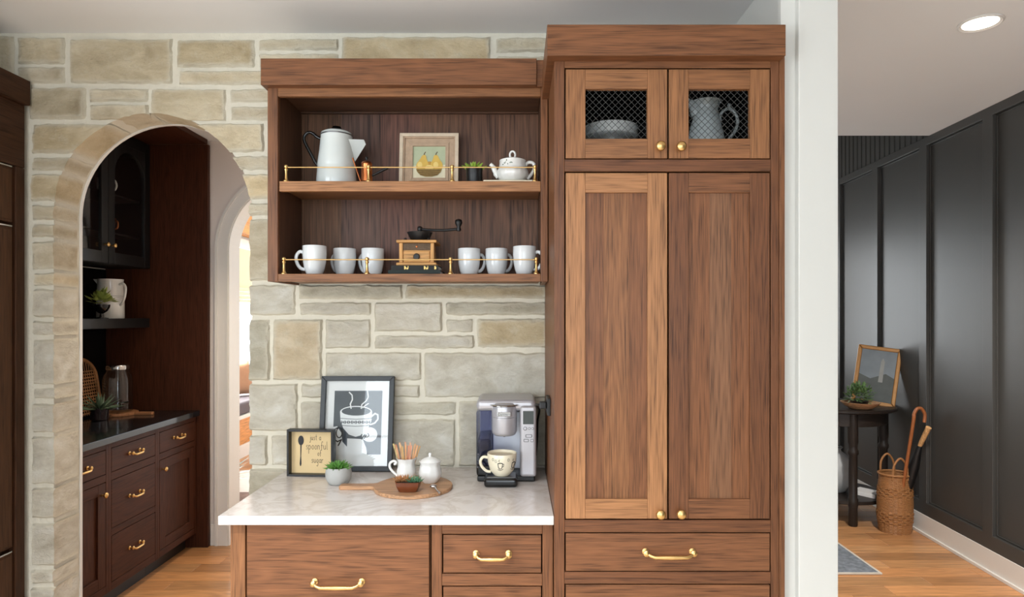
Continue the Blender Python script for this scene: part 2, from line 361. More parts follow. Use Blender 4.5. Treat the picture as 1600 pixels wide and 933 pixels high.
# pantry end wall with its arched doorway, casing and jamb
A2X, A2R, A2Z = -1.472, 0.47, 2.0
arch_wall('wall_pantry_end', -3.6, PART_X0, 4.30, 4.43, 2.95, A2X, A2R, A2Z, MAUVE)
def casing(g, r0, r1, y0, y1, n=40):
    o = [(A2X - r1, 0)] + [(A2X + r1 * math.cos(PI - PI * i / n), A2Z + r1 * math.sin(PI - PI * i / n)) for i in range(n + 1)] + [(A2X + r1, 0)]
    q = [(A2X - r0, 0)] + [(A2X + r0 * math.cos(PI - PI * i / n), A2Z + r0 * math.sin(PI - PI * i / n)) for i in range(n + 1)] + [(A2X + r0, 0)]
    for i in range(len(o) - 1): g.prism([q[i], o[i], o[i + 1], q[i + 1]], y0, y1)
    return g
cas = struct(casing(G(), A2R, A2R + 0.087, 4.283, 4.30), 'trim_2', TRIM)
casing(G(), A2R + 0.07, A2R + 0.087, 4.276, 4.284).obj('outer_bead', TRIM, cas); casing(G(), A2R, A2R + 0.012, 4.278, 4.284).obj('inner_bead', TRIM, cas)
struct(casing(G(), A2R - 0.008, A2R, 4.285, 4.445), 'trim_3', TRIM)
struct(G().box(-2.062, A2X - A2R - 0.083, 4.285, 4.30, 0, 0.14).box(A2X - A2R - 0.088, A2X - A2R + 0.0, 4.279, 4.284, 0, 0.15), 'baseboard_pantry', TRIM, bevel=0.002)
# rear wall with three windows, left bench-room wall with its window, hall end wall with its window
def holed_wall_y(name, x0, x1, y0, y1, z1, holes, za, zb, mat):
    g = G(); x = x0
    for a, b in holes:
        g.box(x, a, y0, y1, 0, z1); g.box(a, b, y0, y1, 0, za); g.box(a, b, y0, y1, zb, z1); x = b
    g.box(x, x1, y0, y1, 0, z1)
    return struct(g, name, mat)
holed_wall_y('wall_rear', -3.7, 3.5, REAR_Y - 0.14, REAR_Y, HALL_Z, REAR_WIN, 0.7, 2.6, WHITE)
def window(n, x0, x1, z0, z1, y, s):
    w = struct(G().box(x0, x1, y, y + s * 0.03, z0, z0 + 0.05).box(x0, x1, y, y + s * 0.03, z1 - 0.05, z1).box(x0, x0 + 0.05, y, y + s * 0.03, z0, z1).box(x1 - 0.05, x1, y, y + s * 0.03, z0, z1), 'window_%d' % n, TRIM)
    xm = (x0 + x1) / 2; zm = (z0 + z1) / 2
    G().box(xm - 0.012, xm + 0.012, y, y + s * 0.03, z0, z1).obj('mullion', TRIM, w); G().box(x0, x1, y, y + s * 0.03, zm - 0.012, zm + 0.012).obj('muntin', TRIM, w)
for i, (a, b) in enumerate(REAR_WIN): window(i + 1, a, b, 0.7, 2.6, REAR_Y, 1)
holed_wall_y('wall_hall_end', PART_X0, 3.5, 7.36, 7.5, 4.4, [(1.2, 2.3)], 0.9, 2.4, WHITE)
window(4, 1.2, 2.3, 0.9, 2.4, 7.31, 1)
g = G().box(-3.75, -3.6, 4.43, 7.0, 0, 2.95).box(-3.75, -3.6, 9.4, 10, 0, 2.95).box(-3.75, -3.6, 7.0, 9.4, 0, 0.85).box(-3.75, -3.6, 7.0, 9.4, 2.47, 2.95)
struct(g, 'wall_bench', WHITE)
w5 = struct(G().box(-3.63, -3.565, 7.0, 9.4, 0.82, 0.88).box(-3.63, -3.565, 7.0, 9.4, 2.44, 2.56).box(-3.63, -3.565, 6.92, 7.02, 0.82, 2.56).box(-3.63, -3.565, 9.38, 9.48, 0.82, 2.56), 'window_5', TRIM)
for yy in (7.8, 8.85): G().box(-3.66, -3.62, yy - 0.02, yy + 0.02, 0.88, 2.44).obj('mullion', TRIM, w5)
G().box(-3.66, -3.62, 7.0, 9.4, 1.5, 1.53).obj('muntin', TRIM, w5)
struct(G().box(-3.6, PART_X0, 10, 10.1, 0, 2.95), 'wall_bench_end', WHITE)
struct(G().box(-0.9, -0.8, 2.825, 4.3, 0, CEIL_Z), 'wall_pantry_right', MAUVE)

# charcoal panelled wall of the hall
wr = struct(G().box(0, 0.15, -7.1, 4.1, 0, HALL_Z).box(0, 0.15, 0.86, 4.1, HALL_Z, 4.4), 'wall_right', DARKW, origin=(0, 0, 0))
WROT = R(-3.3); WPOS = Vector((2.872, 3.58, 0))
wr.location = WPOS; wr.rotation_euler = (0, 0, WROT); WL[wr.name] = Vector((0, 0, 0))
for k in range(-6, 6):
    y = 0.225 + 0.675 * k
    if y < 4: G().box(-0.028, 0, y, y + 0.09, 0.225, 2.76).obj('batten', DARKW, wr, bevel=0.002)
G().box(-0.028, 0, -7.0, 4.0, 2.757, 2.815).obj('top_rail', DARKW, wr, bevel=0.002)
G().box(-0.028, 0, -7.0, 4.0, 0.14, 0.23).obj('bottom_rail', DARKW, wr, bevel=0.002)
for k in range(24):
    y = 0.89 + 0.075 * k
    G().box(-0.016, 0, y + 0.006, y + 0.069, 2.818, 4.3).obj('slat', DARKW, wr, bevel=0.004, seg=1)
for k in range(-3, 5):
    y = 0.225 + 0.675 * k
    for (a, b, c, d) in ((y + 0.094, y + 0.671, 2.747, 2.753), (y + 0.094, y + 0.671, 0.234, 0.24), (y + 0.665, y + 0.671, 0.234, 2.753)):
        G().box(-0.008, 0, a, b, c, d).obj('panel_bead', DARKW, wr, bevel=0.001, seg=1)
bbr = struct(G().box(-0.034, -0.0285, -7.0, 3.9, 0.0, 0.142).box(-0.0285, 0.0, -7.0, 3.9, 0.0, 0.139).box(-0.048, -0.034, -7.0, 3.9, 0.0, 0.02), 'baseboard_right', TRIM, origin=(0, 0, 0), bevel=0.002)
bbr.location = WPOS; bbr.rotation_euler = (0, 0, WROT)

# ------------------------------------------------------------------ the stones of the arch wall, each a piece of its own
TONE = {'t': (0.60, 0.525, 0.385), 'd': (0.50, 0.42, 0.285), 'w': (0.64, 0.53, 0.355), 'g': (0.565, 0.54, 0.475), 'l': (0.62, 0.60, 0.535), 'o': (0.60, 0.51, 0.375), 'k': (0.49, 0.465, 0.385), 'G': (0.56, 0.50, 0.385), 'K': (0.50, 0.44, 0.325)}  # upper stones get warmer tones: warm reflected light put into their colour
def arch_left(z): return AX0 if z < AZS else AC - math.sqrt(max(AR * AR - (z - AZS) ** 2, 0))
def arch_right(z): return AX1 if z < AZS else AC + math.sqrt(max(AR * AR - (z - AZS) ** 2, 0))
def arch_top(x): return AZS + math.sqrt(max(AR * AR - (x - AC) ** 2, 0)) if abs(x - AC) < AR else 0.0
def nz(x, y, z, s): return noise.noise(Vector((x * s, y * s, z * s)))
def stone(x0, y0, x1, y1, tone='t', cut=None):
    X0, X1 = PX(x0, WALL_Y), PX(x1, WALL_Y); Z0, Z1 = PZ(y1, WALL_Y), PZ(y0, WALL_Y)
    w, h = X1 - X0, Z1 - Z0; seed = random.uniform(0, 50)
    nu = max(4, int(w / 0.018)); nv = max(4, int(h / 0.016)); ins = 0.008
    us = [(0, 0)] + [(ins / w + (1 - 2 * ins / w) * i / nu, 1) for i in range(nu + 1)] + [(1, 0)]
    vs_ = [(0, 0)] + [(ins / h + (1 - 2 * ins / h) * i / nv, 1) for i in range(nv + 1)] + [(1, 0)]
    deep = [0.0, 0.035, 0.075, 0.115, 0.152]
    U = [(u, f, 0) for u, f in us]; V = [(v, f, 0) for v, f in vs_]
    if cut == 'L': U = U[:-1] + [(1, 1, d) for d in deep]           # stone left of the opening
    if cut == 'R': U = [(0, 1, d) for d in reversed(deep)] + U[1:]
    if cut == 'T': V = [(0, 1, d) for d in reversed(deep)] + V[1:]
    edges = []
    base = WALL_Y - 0.0045 - random.uniform(0.0, 0.003); rows = []
    for v, fv, dv in V:
        row = []
        for u, fu, du in U:
            z = Z0 + h * v; xa, xb = X0, X1; za = Z0
            if cut == 'L': xb = min(X1 + 0.2, arch_left(z))
            if cut == 'R': xa = max(X0 - 0.2, arch_right(z))
            x = xa + (xb - xa) * u
            if cut == 'T': z = max(Z0, arch_top(x)) + (Z1 - max(Z0, arch_top(x))) * v
            d = du or dv
            ex = min(u if cut != 'R' else 1, (1 - u) if cut != 'L' else 1) * w; ez = min(v if cut != 'T' else 1, 1 - v) * h
            edges.append(max(0.0, 1 - min(ex, ez) / 0.026))
            f = min(fu, fv)
            jx = nz(x, seed, z, 24) * 0.005 + nz(x, z, seed, 75) * 0.003; jz = nz(z, x, seed, 24) * 0.005 + nz(z, seed, x, 75) * 0.003
            y = base + (nz(x, seed, z, 6) * 0.005 + nz(x, z, seed, 19) * 0.004 + abs(nz(x * 0.7, z * 1.6, seed, 34)) * 0.007 - 0.002 if f else 0.0125)
            if d:
                k = nz(x, d * 3 + seed, z, 14) * 0.007
                if cut == 'L': x += -0.002 + k
                elif cut == 'R': x += 0.002 + k
                else: z += 0.002 + k
                y = base + d
                if not f: x += jx
                row.append((x, y, z)); continue
            row.append((x + jx, y, z + jz))
        rows.append(row)
    m = len(rows[0]); g = G()
    g.add([p for r_ in rows for p in r_], [(i * m + j, i * m + j + 1, (i + 1) * m + j + 1, (i + 1) * m + j) for i in range(len(rows) - 1) for j in range(m - 1)])
    c = TONE[tone]; q = random.uniform(0.92, 1.08)
    o = g.obj('stone', STONE, wall_back, tuple(min(0.8, v * q * 1.09) for v in c), smooth=50, origin=((X0 + X1) / 2, WALL_Y, (Z0 + Z1) / 2))
    # recalc gives an open shell outward = towards the room
    me = o.data
    at = me.attributes.new('edge', 'FLOAT', 'POINT'); at.data.foreach_set('value', edges)
    if sum(p.normal.y * p.area for p in me.polygons) > 0: me.flip_normals()
for s in [(-30, 55, 22, 128, 'K'), (27, 58, 101, 100, 't'), (27, 104, 101, 131, 'G'), (108, 60, 269, 131, 't'), (45, 136, 134, 186, 'K'),
          (139, 138, 232, 159, 'G'), (139, 163, 232, 187, 'G', 'T'), (276, 62, 398, 105, 'd'), (279, 110, 440, 133, 't'), (404, 60, 529, 79, 'G'), (404, 83, 529, 106, 't'),
          (235, 139, 353, 188, 't', 'T'), (360, 139, 440, 160, 'G'), (360, 166, 440, 188, 'G'), (534, 57, 766, 106, 'w'), (775, 58, 857, 82, 'G'), (775, 87, 857, 106, 'G'),
          (50, 193, 165, 240, 'd', 'L'), (50, 246, 112, 267, 'K', 'L'), (48, 272, 100, 314, 'd', 'L'), (50, 321, 87, 344, 'K', 'L'), (50, 350, 87, 371, 'K', 'L'), (50, 377, 87, 421, 'G', 'L'),
          (52, 426, 85, 447, 't', 'L'), (51, 452, 86, 496, 'g', 'L'), (50, 502, 88, 524, 'g', 'L'), (51, 530, 88, 601, 'l', 'L'), (52, 607, 88, 624, 'g', 'L'), (50, 631, 88, 676, 'g', 'L'),
          (49, 682, 86, 757, 'l', 'L'), (49, 763, 86, 810, 'g', 'L'), (48, 818, 86, 884, 'g', 'L'), (48, 891, 86, 912, 'g', 'L'), (48, 918, 86, 985, 'g', 'L'), (48, 992, 86, 1030, 'g', 'L'), (48, 1036, 86, 1070, 'g', 'L'),
          (330, 193, 412, 238, 't', 'R'), (350, 243, 440, 266, 'G', 'R'), (375, 271, 440, 312, 'w', 'R'), (391, 317, 440, 337, 'G', 'R'), (391, 342, 440, 439, 'G', 'R'),
          (391, 445, 462, 493, 'l', 'R'), (466, 445, 629, 468, 'k'), (467, 472, 581, 493, 'g'), (391, 499, 422, 595, 'k', 'R'), (426, 499, 503, 594, 'o'), (508, 499, 579, 545, 'g'),
          (585, 472, 691, 519, 'g'), (585, 524, 741, 545, 'g'), (508, 550, 658, 595, 'l'), (633, 445, 855, 467, 'd'), (696, 472, 855, 493, 'k'), (697, 498, 740, 520, 'g'), (745, 498, 856, 543, 'd'),
          (662, 551, 857, 622, 'l'), (586, 601, 656, 622, 'g'), (586, 628, 713, 649, 'k'), (586, 655, 711, 729, 'g'), (717, 627, 790, 729, 'g'), (796, 627, 857, 729, 'k'),
          (391, 600, 465, 674, 'l', 'R'), (470, 600, 580, 622, 'g'), (470, 628, 580, 674, 'g'), (391, 680, 418, 727, 'g', 'R'), (424, 680, 500, 727, 'l'), (505, 680, 580, 729, 'g'), (391, 733, 480, 800, 'k', 'R'),
          (391, 806, 480, 870, 'g', 'R'), (391, 876, 480, 930, 'l', 'R'), (391, 936, 480, 1000, 'g', 'R'), (391, 1006, 480, 1070, 'k', 'R')]:
    stone(*s)

# recessed lamps: hall, pantry; the unseen kitchen ones are added to brighten the ceiling
LAMP = flat('lit_lens', (255, 246, 232), 0.4, emit=6, var=0)
def can_light(x, y, zc, label, energy, size, col):
    t = thing('recessed_ceiling_light', label, 'ceiling light', (x, y, zc))
    G().lathe([(0.066, -0.002), (0.084, -0.001), (0.085, -0.006), (0.078, -0.010), (0.066, -0.004)], (x, y, zc), 40).obj('trim_ring', TRIM, t, smooth=40)
    G().lathe([(0.067, -0.0045), (0.067, -0.002)], (x, y, zc), 40).obj('lens', LAMP, t)
    sl = bpy.data.lights.new('can_lamp', 'SPOT'); sl.energy = energy; sl.spot_size = R(size); sl.spot_blend = 0.7; sl.shadow_soft_size = 0.06; sl.color = col
    so = bpy.data.objects.new('can_lamp', sl); COL.objects.link(so); so.location = (x, y, zc - 0.02)
can_light(2.0, 2.734, HALL_Z, 'round recessed lamp glowing in the white hall ceiling', 270, 130, (1, 0.93, 0.85))
can_light(0.45, 0.55, CEIL_Z, 'added unseen recessed lamp in front of the tall cabinet', 35, 108, (0.95, 0.97, 1.0))
can_light(-0.55, 0.55, CEIL_Z, 'added unseen recessed lamp in front of the open wall cabinet', 225, 108, (0.95, 0.97, 1.0))
can_light(-1.75, 0.55, CEIL_Z, 'added unseen recessed lamp in front of the stone arch', 170, 108, (0.95, 0.97, 1.0))
can_light(-1.35, 3.55, CEIL_Z, 'round recessed lamp in the pantry ceiling', 75, 105, (1, 0.82, 0.6))

# ================================================================== CABINETRY
def knob(loc, parent, axis='y', s=1.0):                       # brass knob on a door; loc = point on the face
    prof = [(0.006 * s, 0), (0.007 * s, 0.003 * s), (0.0045 * s, 0.008 * s), (0.005 * s, 0.013 * s), (0.012 * s, 0.017 * s), (0.0155 * s, 0.022 * s), (0.0150 * s, 0.027 * s), (0.010 * s, 0.031 * s), (1e-6, 0.0325 * s)]
    return G().lathe(prof, loc, 24, axis=axis).obj('knob', BRASS, parent, smooth=50, label='round brass knob')
def pull(c, span, parent, axis='y', s=1.0):                   # bar pull between two rosettes, c = centre on the face
    g = G(); c = Vector(c); k = span / 2
    n = 13; pts = []; rs = []
    for i in range(n):
        t = -1 + 2 * i / (n - 1); e = abs(t)
        out = 0.030 * s if e < 0.78 else 0.030 * s - (e - 0.78) / 0.22 * 0.012 * s
        dz = -0.006 * s if e < 0.75 else -0.006 * s + (e - 0.75) / 0.25 * 0.010 * s
        p = Vector((t * k, -out, dz)); rs.append((0.0074 - 0.0024 * e) * s)
        pts.append(p)
    if axis == 'x': pts = [Vector((-p.y, p.x, p.z)) for p in pts]
    g.tube([c + p for p in pts], rs, 10)
    for sgn in (-1, 1):
        prof = [(0.010 * s, 0), (0.0105 * s, 0.003 * s), (0.005 * s, 0.006 * s), (0.005 * s, 0.016 * s), (0.009 * s, 0.019 * s), (0.010 * s, 0.023 * s), (0.006 * s, 0.027 * s), (1e-6, 0.028 * s)]
        off = Vector((sgn * k, 0, 0.003 * s)) if axis == 'y' else Vector((0, sgn * k, 0.003 * s))
        g.lathe(prof, c + off, 18, axis=axis)
    return g.obj('pull_handle', BRASS, parent, smooth=50, label='slender brass bar pull')

def door_y(parent, x0, x1, z0, z1, y, cst, crl, panel, rail=0.062, mesh=False, boards=None, name='door'):
    """inset shaker door facing -Y: door > stile, rail, panel_board / wire_mesh"""
    t = 0.02
    d = B(name, x0, x0 + rail, y, y + t, z0, z1, WV, parent, cst)                     # hinge stile carries the door
    B('stile', x1 - rail, x1, y, y + t, z0, z1, WV, d, cst)
    B('rail', x0 + rail, x1 - rail, y, y + t, z1 - rail, z1, WH, d, crl); B('rail', x0 + rail, x1 - rail, y, y + t, z0, z0 + rail, WH, d, crl)
    if mesh:
        g = G(); a0, a1, b0, b1 = x0 + rail, x1 - rail, z0 + rail, z1 - rail; st = 0.0205; ym = y + 0.014
        W_, H_ = a1 - a0, b1 - b0; k = 0
        for sgn in (1, -1):
            c = -H_
            while c < W_ + H_:
                # line x = a0 + c + s, z = b0 + s (or mirrored)
                s0, s1 = max(0, -c), min(H_, W_ - c)
                if s1 - s0 > 0.002:
                    p = [(a0 + c + s_, b0 + s_) if sgn > 0 else (a0 + c + s_, b1 - s_) for s_ in (s0, s1)]
                    g.tube([(p[0][0], ym + 0.0008 * sgn, p[0][1]), (p[1][0], ym + 0.0008 * sgn, p[1][1])], 0.0008, 6)
                c += st
        g.obj('wire_mesh', IRONW, d, label='black diamond wire mesh')
    else:
        n = len(boards); a0, a1 = x0 + rail - 0.004, x1 - rail + 0.004; xs = a0
        for wgt, col in boards:
            w = (a1 - a0) * wgt
            B('panel_board', xs, xs + w, y + 0.009, y + 0.016, z0 + rail - 0.004, z1 - rail + 0.004, WV, d, col, 0.0004, seg=1); xs += w
    return d
IRONW = flat('mesh_wire', (70, 70, 68), 0.5, 0.4, var=0.1)

# ---------------------------------------------------------------- tall pantry cabinet
YT = 2.0
tx0, tx1 = PX(866, YT), PX(1226, YT)
def tz(y): return PZ(y, YT)
def txx(x): return PX(x, YT)
tall = thing('tall_cabinet', 'tall brown oak cabinet with wire mesh doors above two shaker doors', 'cabinet', ((tx0 + tx1) / 2, 2.3, 0))
zt = tz(87)
B('side_panel', tx0, tx0 + 0.018, YT + 0.02, 2.645, 0, zt, WV, tall, OAK); B('side_panel', tx1 - 0.018, tx1, YT + 0.02, 2.645, 0, zt, WV, tall, OAK)
B('back_panel', tx0 + 0.018, tx1 - 0.018, 2.63, 2.645, 0.1, zt, INSIDE, tall); B('top_panel', tx0 + 0.018, tx1 - 0.018, YT + 0.02, 2.63, zt - 0.02, zt, INSIDE, tall)
for y in (258, 822, 902):
    B('shelf', tx0 + 0.018, tx1 - 0.018, YT + 0.021, 2.63, tz(y) - 0.009, tz(y) + 0.012, INSIDE, tall)
B('interior_liner', tx0 + 0.018, tx0 + 0.021, YT + 0.021, 2.63, tz(258), zt - 0.02, INSIDE, tall); B('interior_liner', tx1 - 0.021, tx1 - 0.018, YT + 0.021, 2.63, tz(258), zt - 0.02, INSIDE, tall)
B('face_stile', tx0, txx(882), YT, YT + 0.02, 0, zt, WV, tall, OAK_D); B('face_stile', txx(1204.5), txx(1217), YT, YT + 0.02, 0, zt, WV, tall, OAK_D)
B('corner_post', txx(1217.4), tx1, YT - 0.002, YT + 0.02, 0, zt, WV, tall, OAK)
for a, b in ((87, 106), (249, 268), (813, 832), (894, 912.5)):
    B('face_rail', txx(882.2), txx(1204.3), YT, YT + 0.02, tz(b), tz(a), WH, tall, OAK_D if a > 200 else OAK)
B('face_rail', txx(882.2), txx(1204.3), YT, YT + 0.02, 0, 0.36, WH, tall, OAK_D)
cr = B('crown', PX(855, 1.955), PX(1228, 1.955), 1.955, 2.645, PZ(87, 1.955), PZ(38, 1.955), WH, tall, OAK, 0.002)
du0 = door_y(tall, txx(884), txx(1042.6), tz(247.4), tz(108.2), YT, OAK_U, OAK_U, None, mesh=True); du1 = door_y(tall, txx(1045.4), txx(1202.8), tz(247.4), tz(108.2), YT, OAK_U, OAK_M, None, mesh=True)
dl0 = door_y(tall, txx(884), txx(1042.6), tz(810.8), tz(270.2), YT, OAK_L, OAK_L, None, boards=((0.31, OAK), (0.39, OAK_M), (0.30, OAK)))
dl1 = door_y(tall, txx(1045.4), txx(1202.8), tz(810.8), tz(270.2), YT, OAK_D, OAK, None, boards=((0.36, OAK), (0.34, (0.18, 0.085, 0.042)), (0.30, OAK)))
for d, x, y in ((du0, 1030, 231), (du1, 1062, 231.5), (dl0, 1030, 801), (dl1, 1062, 800.5)): knob((txx(x), YT, tz(y)), d)
dr = B('drawer', txx(884), txx(1202.8), YT, YT + 0.02, tz(892.4), tz(833.8), WH, tall, OAK); pull((txx(1045), YT, tz(863)), 0.148, dr)
dr = B('drawer', txx(884), txx(1202.8), YT, YT + 0.02, 0.365, tz(914.4), WH, tall, OAK); pull((txx(1045), YT, 0.55), 0.148, dr)

# ---------------------------------------------------------------- base cabinets and counter
YB = 2.03; zc0, zc1 = 0.891, 0.92
def bx(x): return PX(x, YB)
def bz(y): return PZ(y, YB)
lb = thing('base_cabinet', 'brown oak base cabinet with one wide deep drawer under the pale counter', 'cabinet', (bx(520), 2.3, 0))
B('side_panel', bx(360), bx(364), YB + 0.02, 2.64, 0, zc0, WV, lb, OAK); B('side_panel', bx(669.5), bx(672), YB + 0.02, 2.64, 0, zc0, WV, lb, OAK)
B('face_stile', bx(360), bx(383), YB, YB + 0.02, 0.1, zc0, WV, lb, OAK_M); B('face_rail', bx(383.2), bx(672), YB, YB + 0.02, 0.1, 0.15, WH, lb, OAK)
B('bottom_panel', bx(364), bx(669.5), YB + 0.02, 2.64, 0.1, 0.12, INSIDE, lb); B('back_panel', bx(364), bx(669.5), 2.63, 2.64, 0.12, zc0, INSIDE, lb); B('toe_kick', bx(364), bx(669.5), YB + 0.08, YB + 0.1, 0, 0.1, BLACK, lb)
dr = B('drawer', bx(385.5), bx(670.5), YB, YB + 0.02, 0.5, zc0 - 0.002, WH, lb, OAK); pull((bx(529), YB, bz(910)), 0.150, dr)
dr = B('drawer', bx(385.5), bx(670.5), YB, YB + 0.02, 0.155, 0.494, WH, lb, OAK); pull((bx(529), YB, 0.34), 0.150, dr)
rb = thing('base_cabinet', 'brown oak base cabinet with narrow stacked drawers beside the tall cabinet', 'cabinet', (bx(769), 2.3, 0))
B('side_panel', bx(674.5), bx(678), YB + 0.02, 2.64, 0, zc0, WV, rb, OAK); B('side_panel', bx(861), bx(865) - 0.002, YB + 0.02, 2.64, 0, zc0, WV, rb, OAK)
B('face_stile', bx(674.5), bx(690.5), YB, YB + 0.02, 0.1, zc0, WV, rb, OAK); B('face_stile', bx(847.5), bx(865) - 0.002, YB, YB + 0.02, 0.1, zc0, WV, rb, OAK)
for a, b in ((zc0, bz(834.5)), (bz(897), bz(915.5)), (0.15, 0.1)): B('face_rail', bx(690.7), bx(847.3), YB, YB + 0.02, b, a, WH, rb, OAK)
B('bottom_panel', bx(678), bx(861), YB + 0.02, 2.64, 0.1, 0.12, INSIDE, rb); B('back_panel', bx(678), bx(861), 2.63, 2.64, 0.12, zc0, INSIDE, rb); B('toe_kick', bx(678), bx(861), YB + 0.08, YB + 0.1, 0, 0.1, BLACK, rb)
dr = B('drawer', bx(692.6), bx(845.6), YB, YB + 0.02, bz(895.2), bz(836.3), WH, rb, OAK); pull((bx(769.5), YB, bz(866)), 0.104, dr)
dr = B('drawer', bx(692.6), bx(845.6), YB, YB + 0.02, 0.43, bz(917.3), WH, rb, OAK); pull((bx(769.5), YB, 0.57), 0.104, dr)
dr = B('drawer', bx(692), bx(846), YB, YB + 0.02, 0.155, 0.424, WH, rb, OAK); pull((bx(769.5), YB, 0.29), 0.104, dr)
B('countertop', PX(340.5, 2.0), tx0 - 0.001, 2.0, 2.643, zc0, zc1, QUARTZ, None, None, 0.002, label='pale veined stone countertop with a square front edge', cat='countertop')

# ---------------------------------------------------------------- open wall cabinet with brass gallery rails
YW = 2.35; WB = 2.615
def wx(x): return PX(x, YW)
def wz(y): return PZ(y, YW)
wc = thing('wall_cabinet', 'open brown oak wall cabinet with two shelves and brass gallery rails', 'cabinet', (wx(640), 2.5, wz(440)))
wl_, wr_ = wx(418), tx0 - 0.003
z0, z1 = wz(440), wz(133)
B('face_stile', wl_, wx(434), YW, YW + 0.02, z0, z1, WV, wc, OAK); B('face_stile', wx(845), wr_, YW, YW + 0.02, z0, z1, WV, wc, OAK)
B('face_rail', wx(434.2), wx(844.8), YW, YW + 0.02, wz(150.5), z1, WH, wc, OAK_M)
B('side_panel', wl_, wl_ + 0.018, YW + 0.02, 2.643, z0, z1, WV, wc, OAK); B('side_panel', wr_ - 0.018, wr_, YW + 0.02, 2.643, z0, z1, WV, wc, OAK)
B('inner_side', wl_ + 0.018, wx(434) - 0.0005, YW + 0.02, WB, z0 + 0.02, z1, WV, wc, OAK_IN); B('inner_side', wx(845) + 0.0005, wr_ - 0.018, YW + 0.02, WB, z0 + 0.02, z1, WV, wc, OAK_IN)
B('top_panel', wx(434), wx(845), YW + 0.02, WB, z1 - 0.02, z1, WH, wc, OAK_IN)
n = 6
for i in range(n):
    a = wx(434) + (wx(845) - wx(434)) * i / n; b = wx(434) + (wx(845) - wx(434)) * (i + 1) / n
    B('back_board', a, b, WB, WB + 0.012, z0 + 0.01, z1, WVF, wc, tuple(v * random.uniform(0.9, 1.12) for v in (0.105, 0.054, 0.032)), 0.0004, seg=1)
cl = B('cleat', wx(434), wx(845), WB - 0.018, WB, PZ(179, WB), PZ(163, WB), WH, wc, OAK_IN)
for x in (492, 839): G().lathe([(0.004, 0), (0.004, 0.001), (1e-6, 0.002)], (PX(x, WB), WB - 0.018, PZ(173, WB)), 12, axis='y').obj('screw', CHROME, cl)
sh_z = PZ(283, 2.355); sh_b = PZ(299, 2.355)
B('shelf', wx(434.3), wx(844.7), 2.375, WB, sh_z - 0.022, sh_z, WH, wc, OAK_M); B('shelf_lip', wx(435.5), wx(844.7), 2.355, 2.375, sh_b, sh_z, WH, wc, OAK_L)
bo_z = PZ(428, 2.355)
B('bottom_shelf', wx(434.3), wx(844.7), 2.372, WB, z0 + 0.006, bo_z, WH, wc, OAK_M); B('bottom_lip', wx(434.2), wx(844.8), YW, 2.372, z0, bo_z, WH, wc, OAK_M)
# crown with a return on the left
B('crown', PX(407, 2.315), tx0 - 0.045 + 0.0, 2.315, 2.643, PZ(132.5, 2.315), PZ(91, 2.315), WH, wc, OAK, 0.002)
B('crown_filler', tx0 - 0.044, tx0 - 0.003, 2.33, 2.643, PZ(132.5, 2.315), PZ(91, 2.315), WH, wc, OAK)
POST = [(0.0105, 0), (0.0105, 0.003), (0.0075, 0.006), (0.0052, 0.012), (0.0042, 0.028), (0.0045, 0.040), (0.0068, 0.044), (0.0068, 0.047), (0.0040, 0.049), (0.0060, 0.0515), (0.0078, 0.056), (0.0060, 0.0615), (1e-6, 0.064)]
def gallery(zb, xs, xr):
    yp = 2.368
    r_ = G().tube([(PX(xs[0], yp), yp, zb + 0.054), (xr, yp, zb + 0.054)], 0.0022, 10).obj('gallery_rail', BRASS, wc, smooth=50, label='thin brass gallery rail')
    for x in xs: G().lathe([(r * 1.05, h) for r, h in POST], (PX(x, yp), yp, zb), 24).obj('rail_post', BRASS, r_, smooth=45)
gallery(sh_z, (447, 576, 706.5, 836), PX(836, 2.368)); gallery(bo_z, (443.5, 573.5, 704, 838), PX(838, 2.368))

# ---------------------------------------------------------------- panelled refrigerator housing, far left
FX = -2.033
fr = thing('refrigerator_cabinet', 'dark brown panelled refrigerator cabinet at the left edge beside the stone pier', 'cabinet', (-2.38, 2.1, 0))
FRC = (0.048, 0.0195, 0.009)
B('body', -2.74, FX - 0.03, 1.45, 2.628, 0, 2.42, PV, fr, FRC)
B('end_stile', FX - 0.03, FX, 2.582, 2.628, 0, 2.16, PV, fr, FRC); B('header', FX - 0.03, FX, 1.45, 2.628, 2.162, 2.42, PYW, fr, FRC); B('end_stile', FX - 0.03, FX, 1.45, 1.52, 0, 2.16, PV, fr, FRC)
for za, zb in ((1.93, 2.15), (0.615, 1.91), (0.1, 0.595)):
    d = B('door', FX - 0.029, FX - 0.006, 1.53, 2.572, za, zb, PV, fr, (0.065, 0.028, 0.012))
    B('door_panel', FX - 0.0065, FX - 0.003, 2.50, 2.56, za + 0.01, zb - 0.01, PV, d, (0.065, 0.028, 0.012)); B('metal_edge', FX - 0.006, FX - 0.001, 1.53, 2.565, zb + 0.0005, zb + 0.007, CHROME, d)
B('crown', -2.74, FX + 0.022, 1.42, 2.63, 2.421, 2.522, PYW, fr, FRC, 0.002)

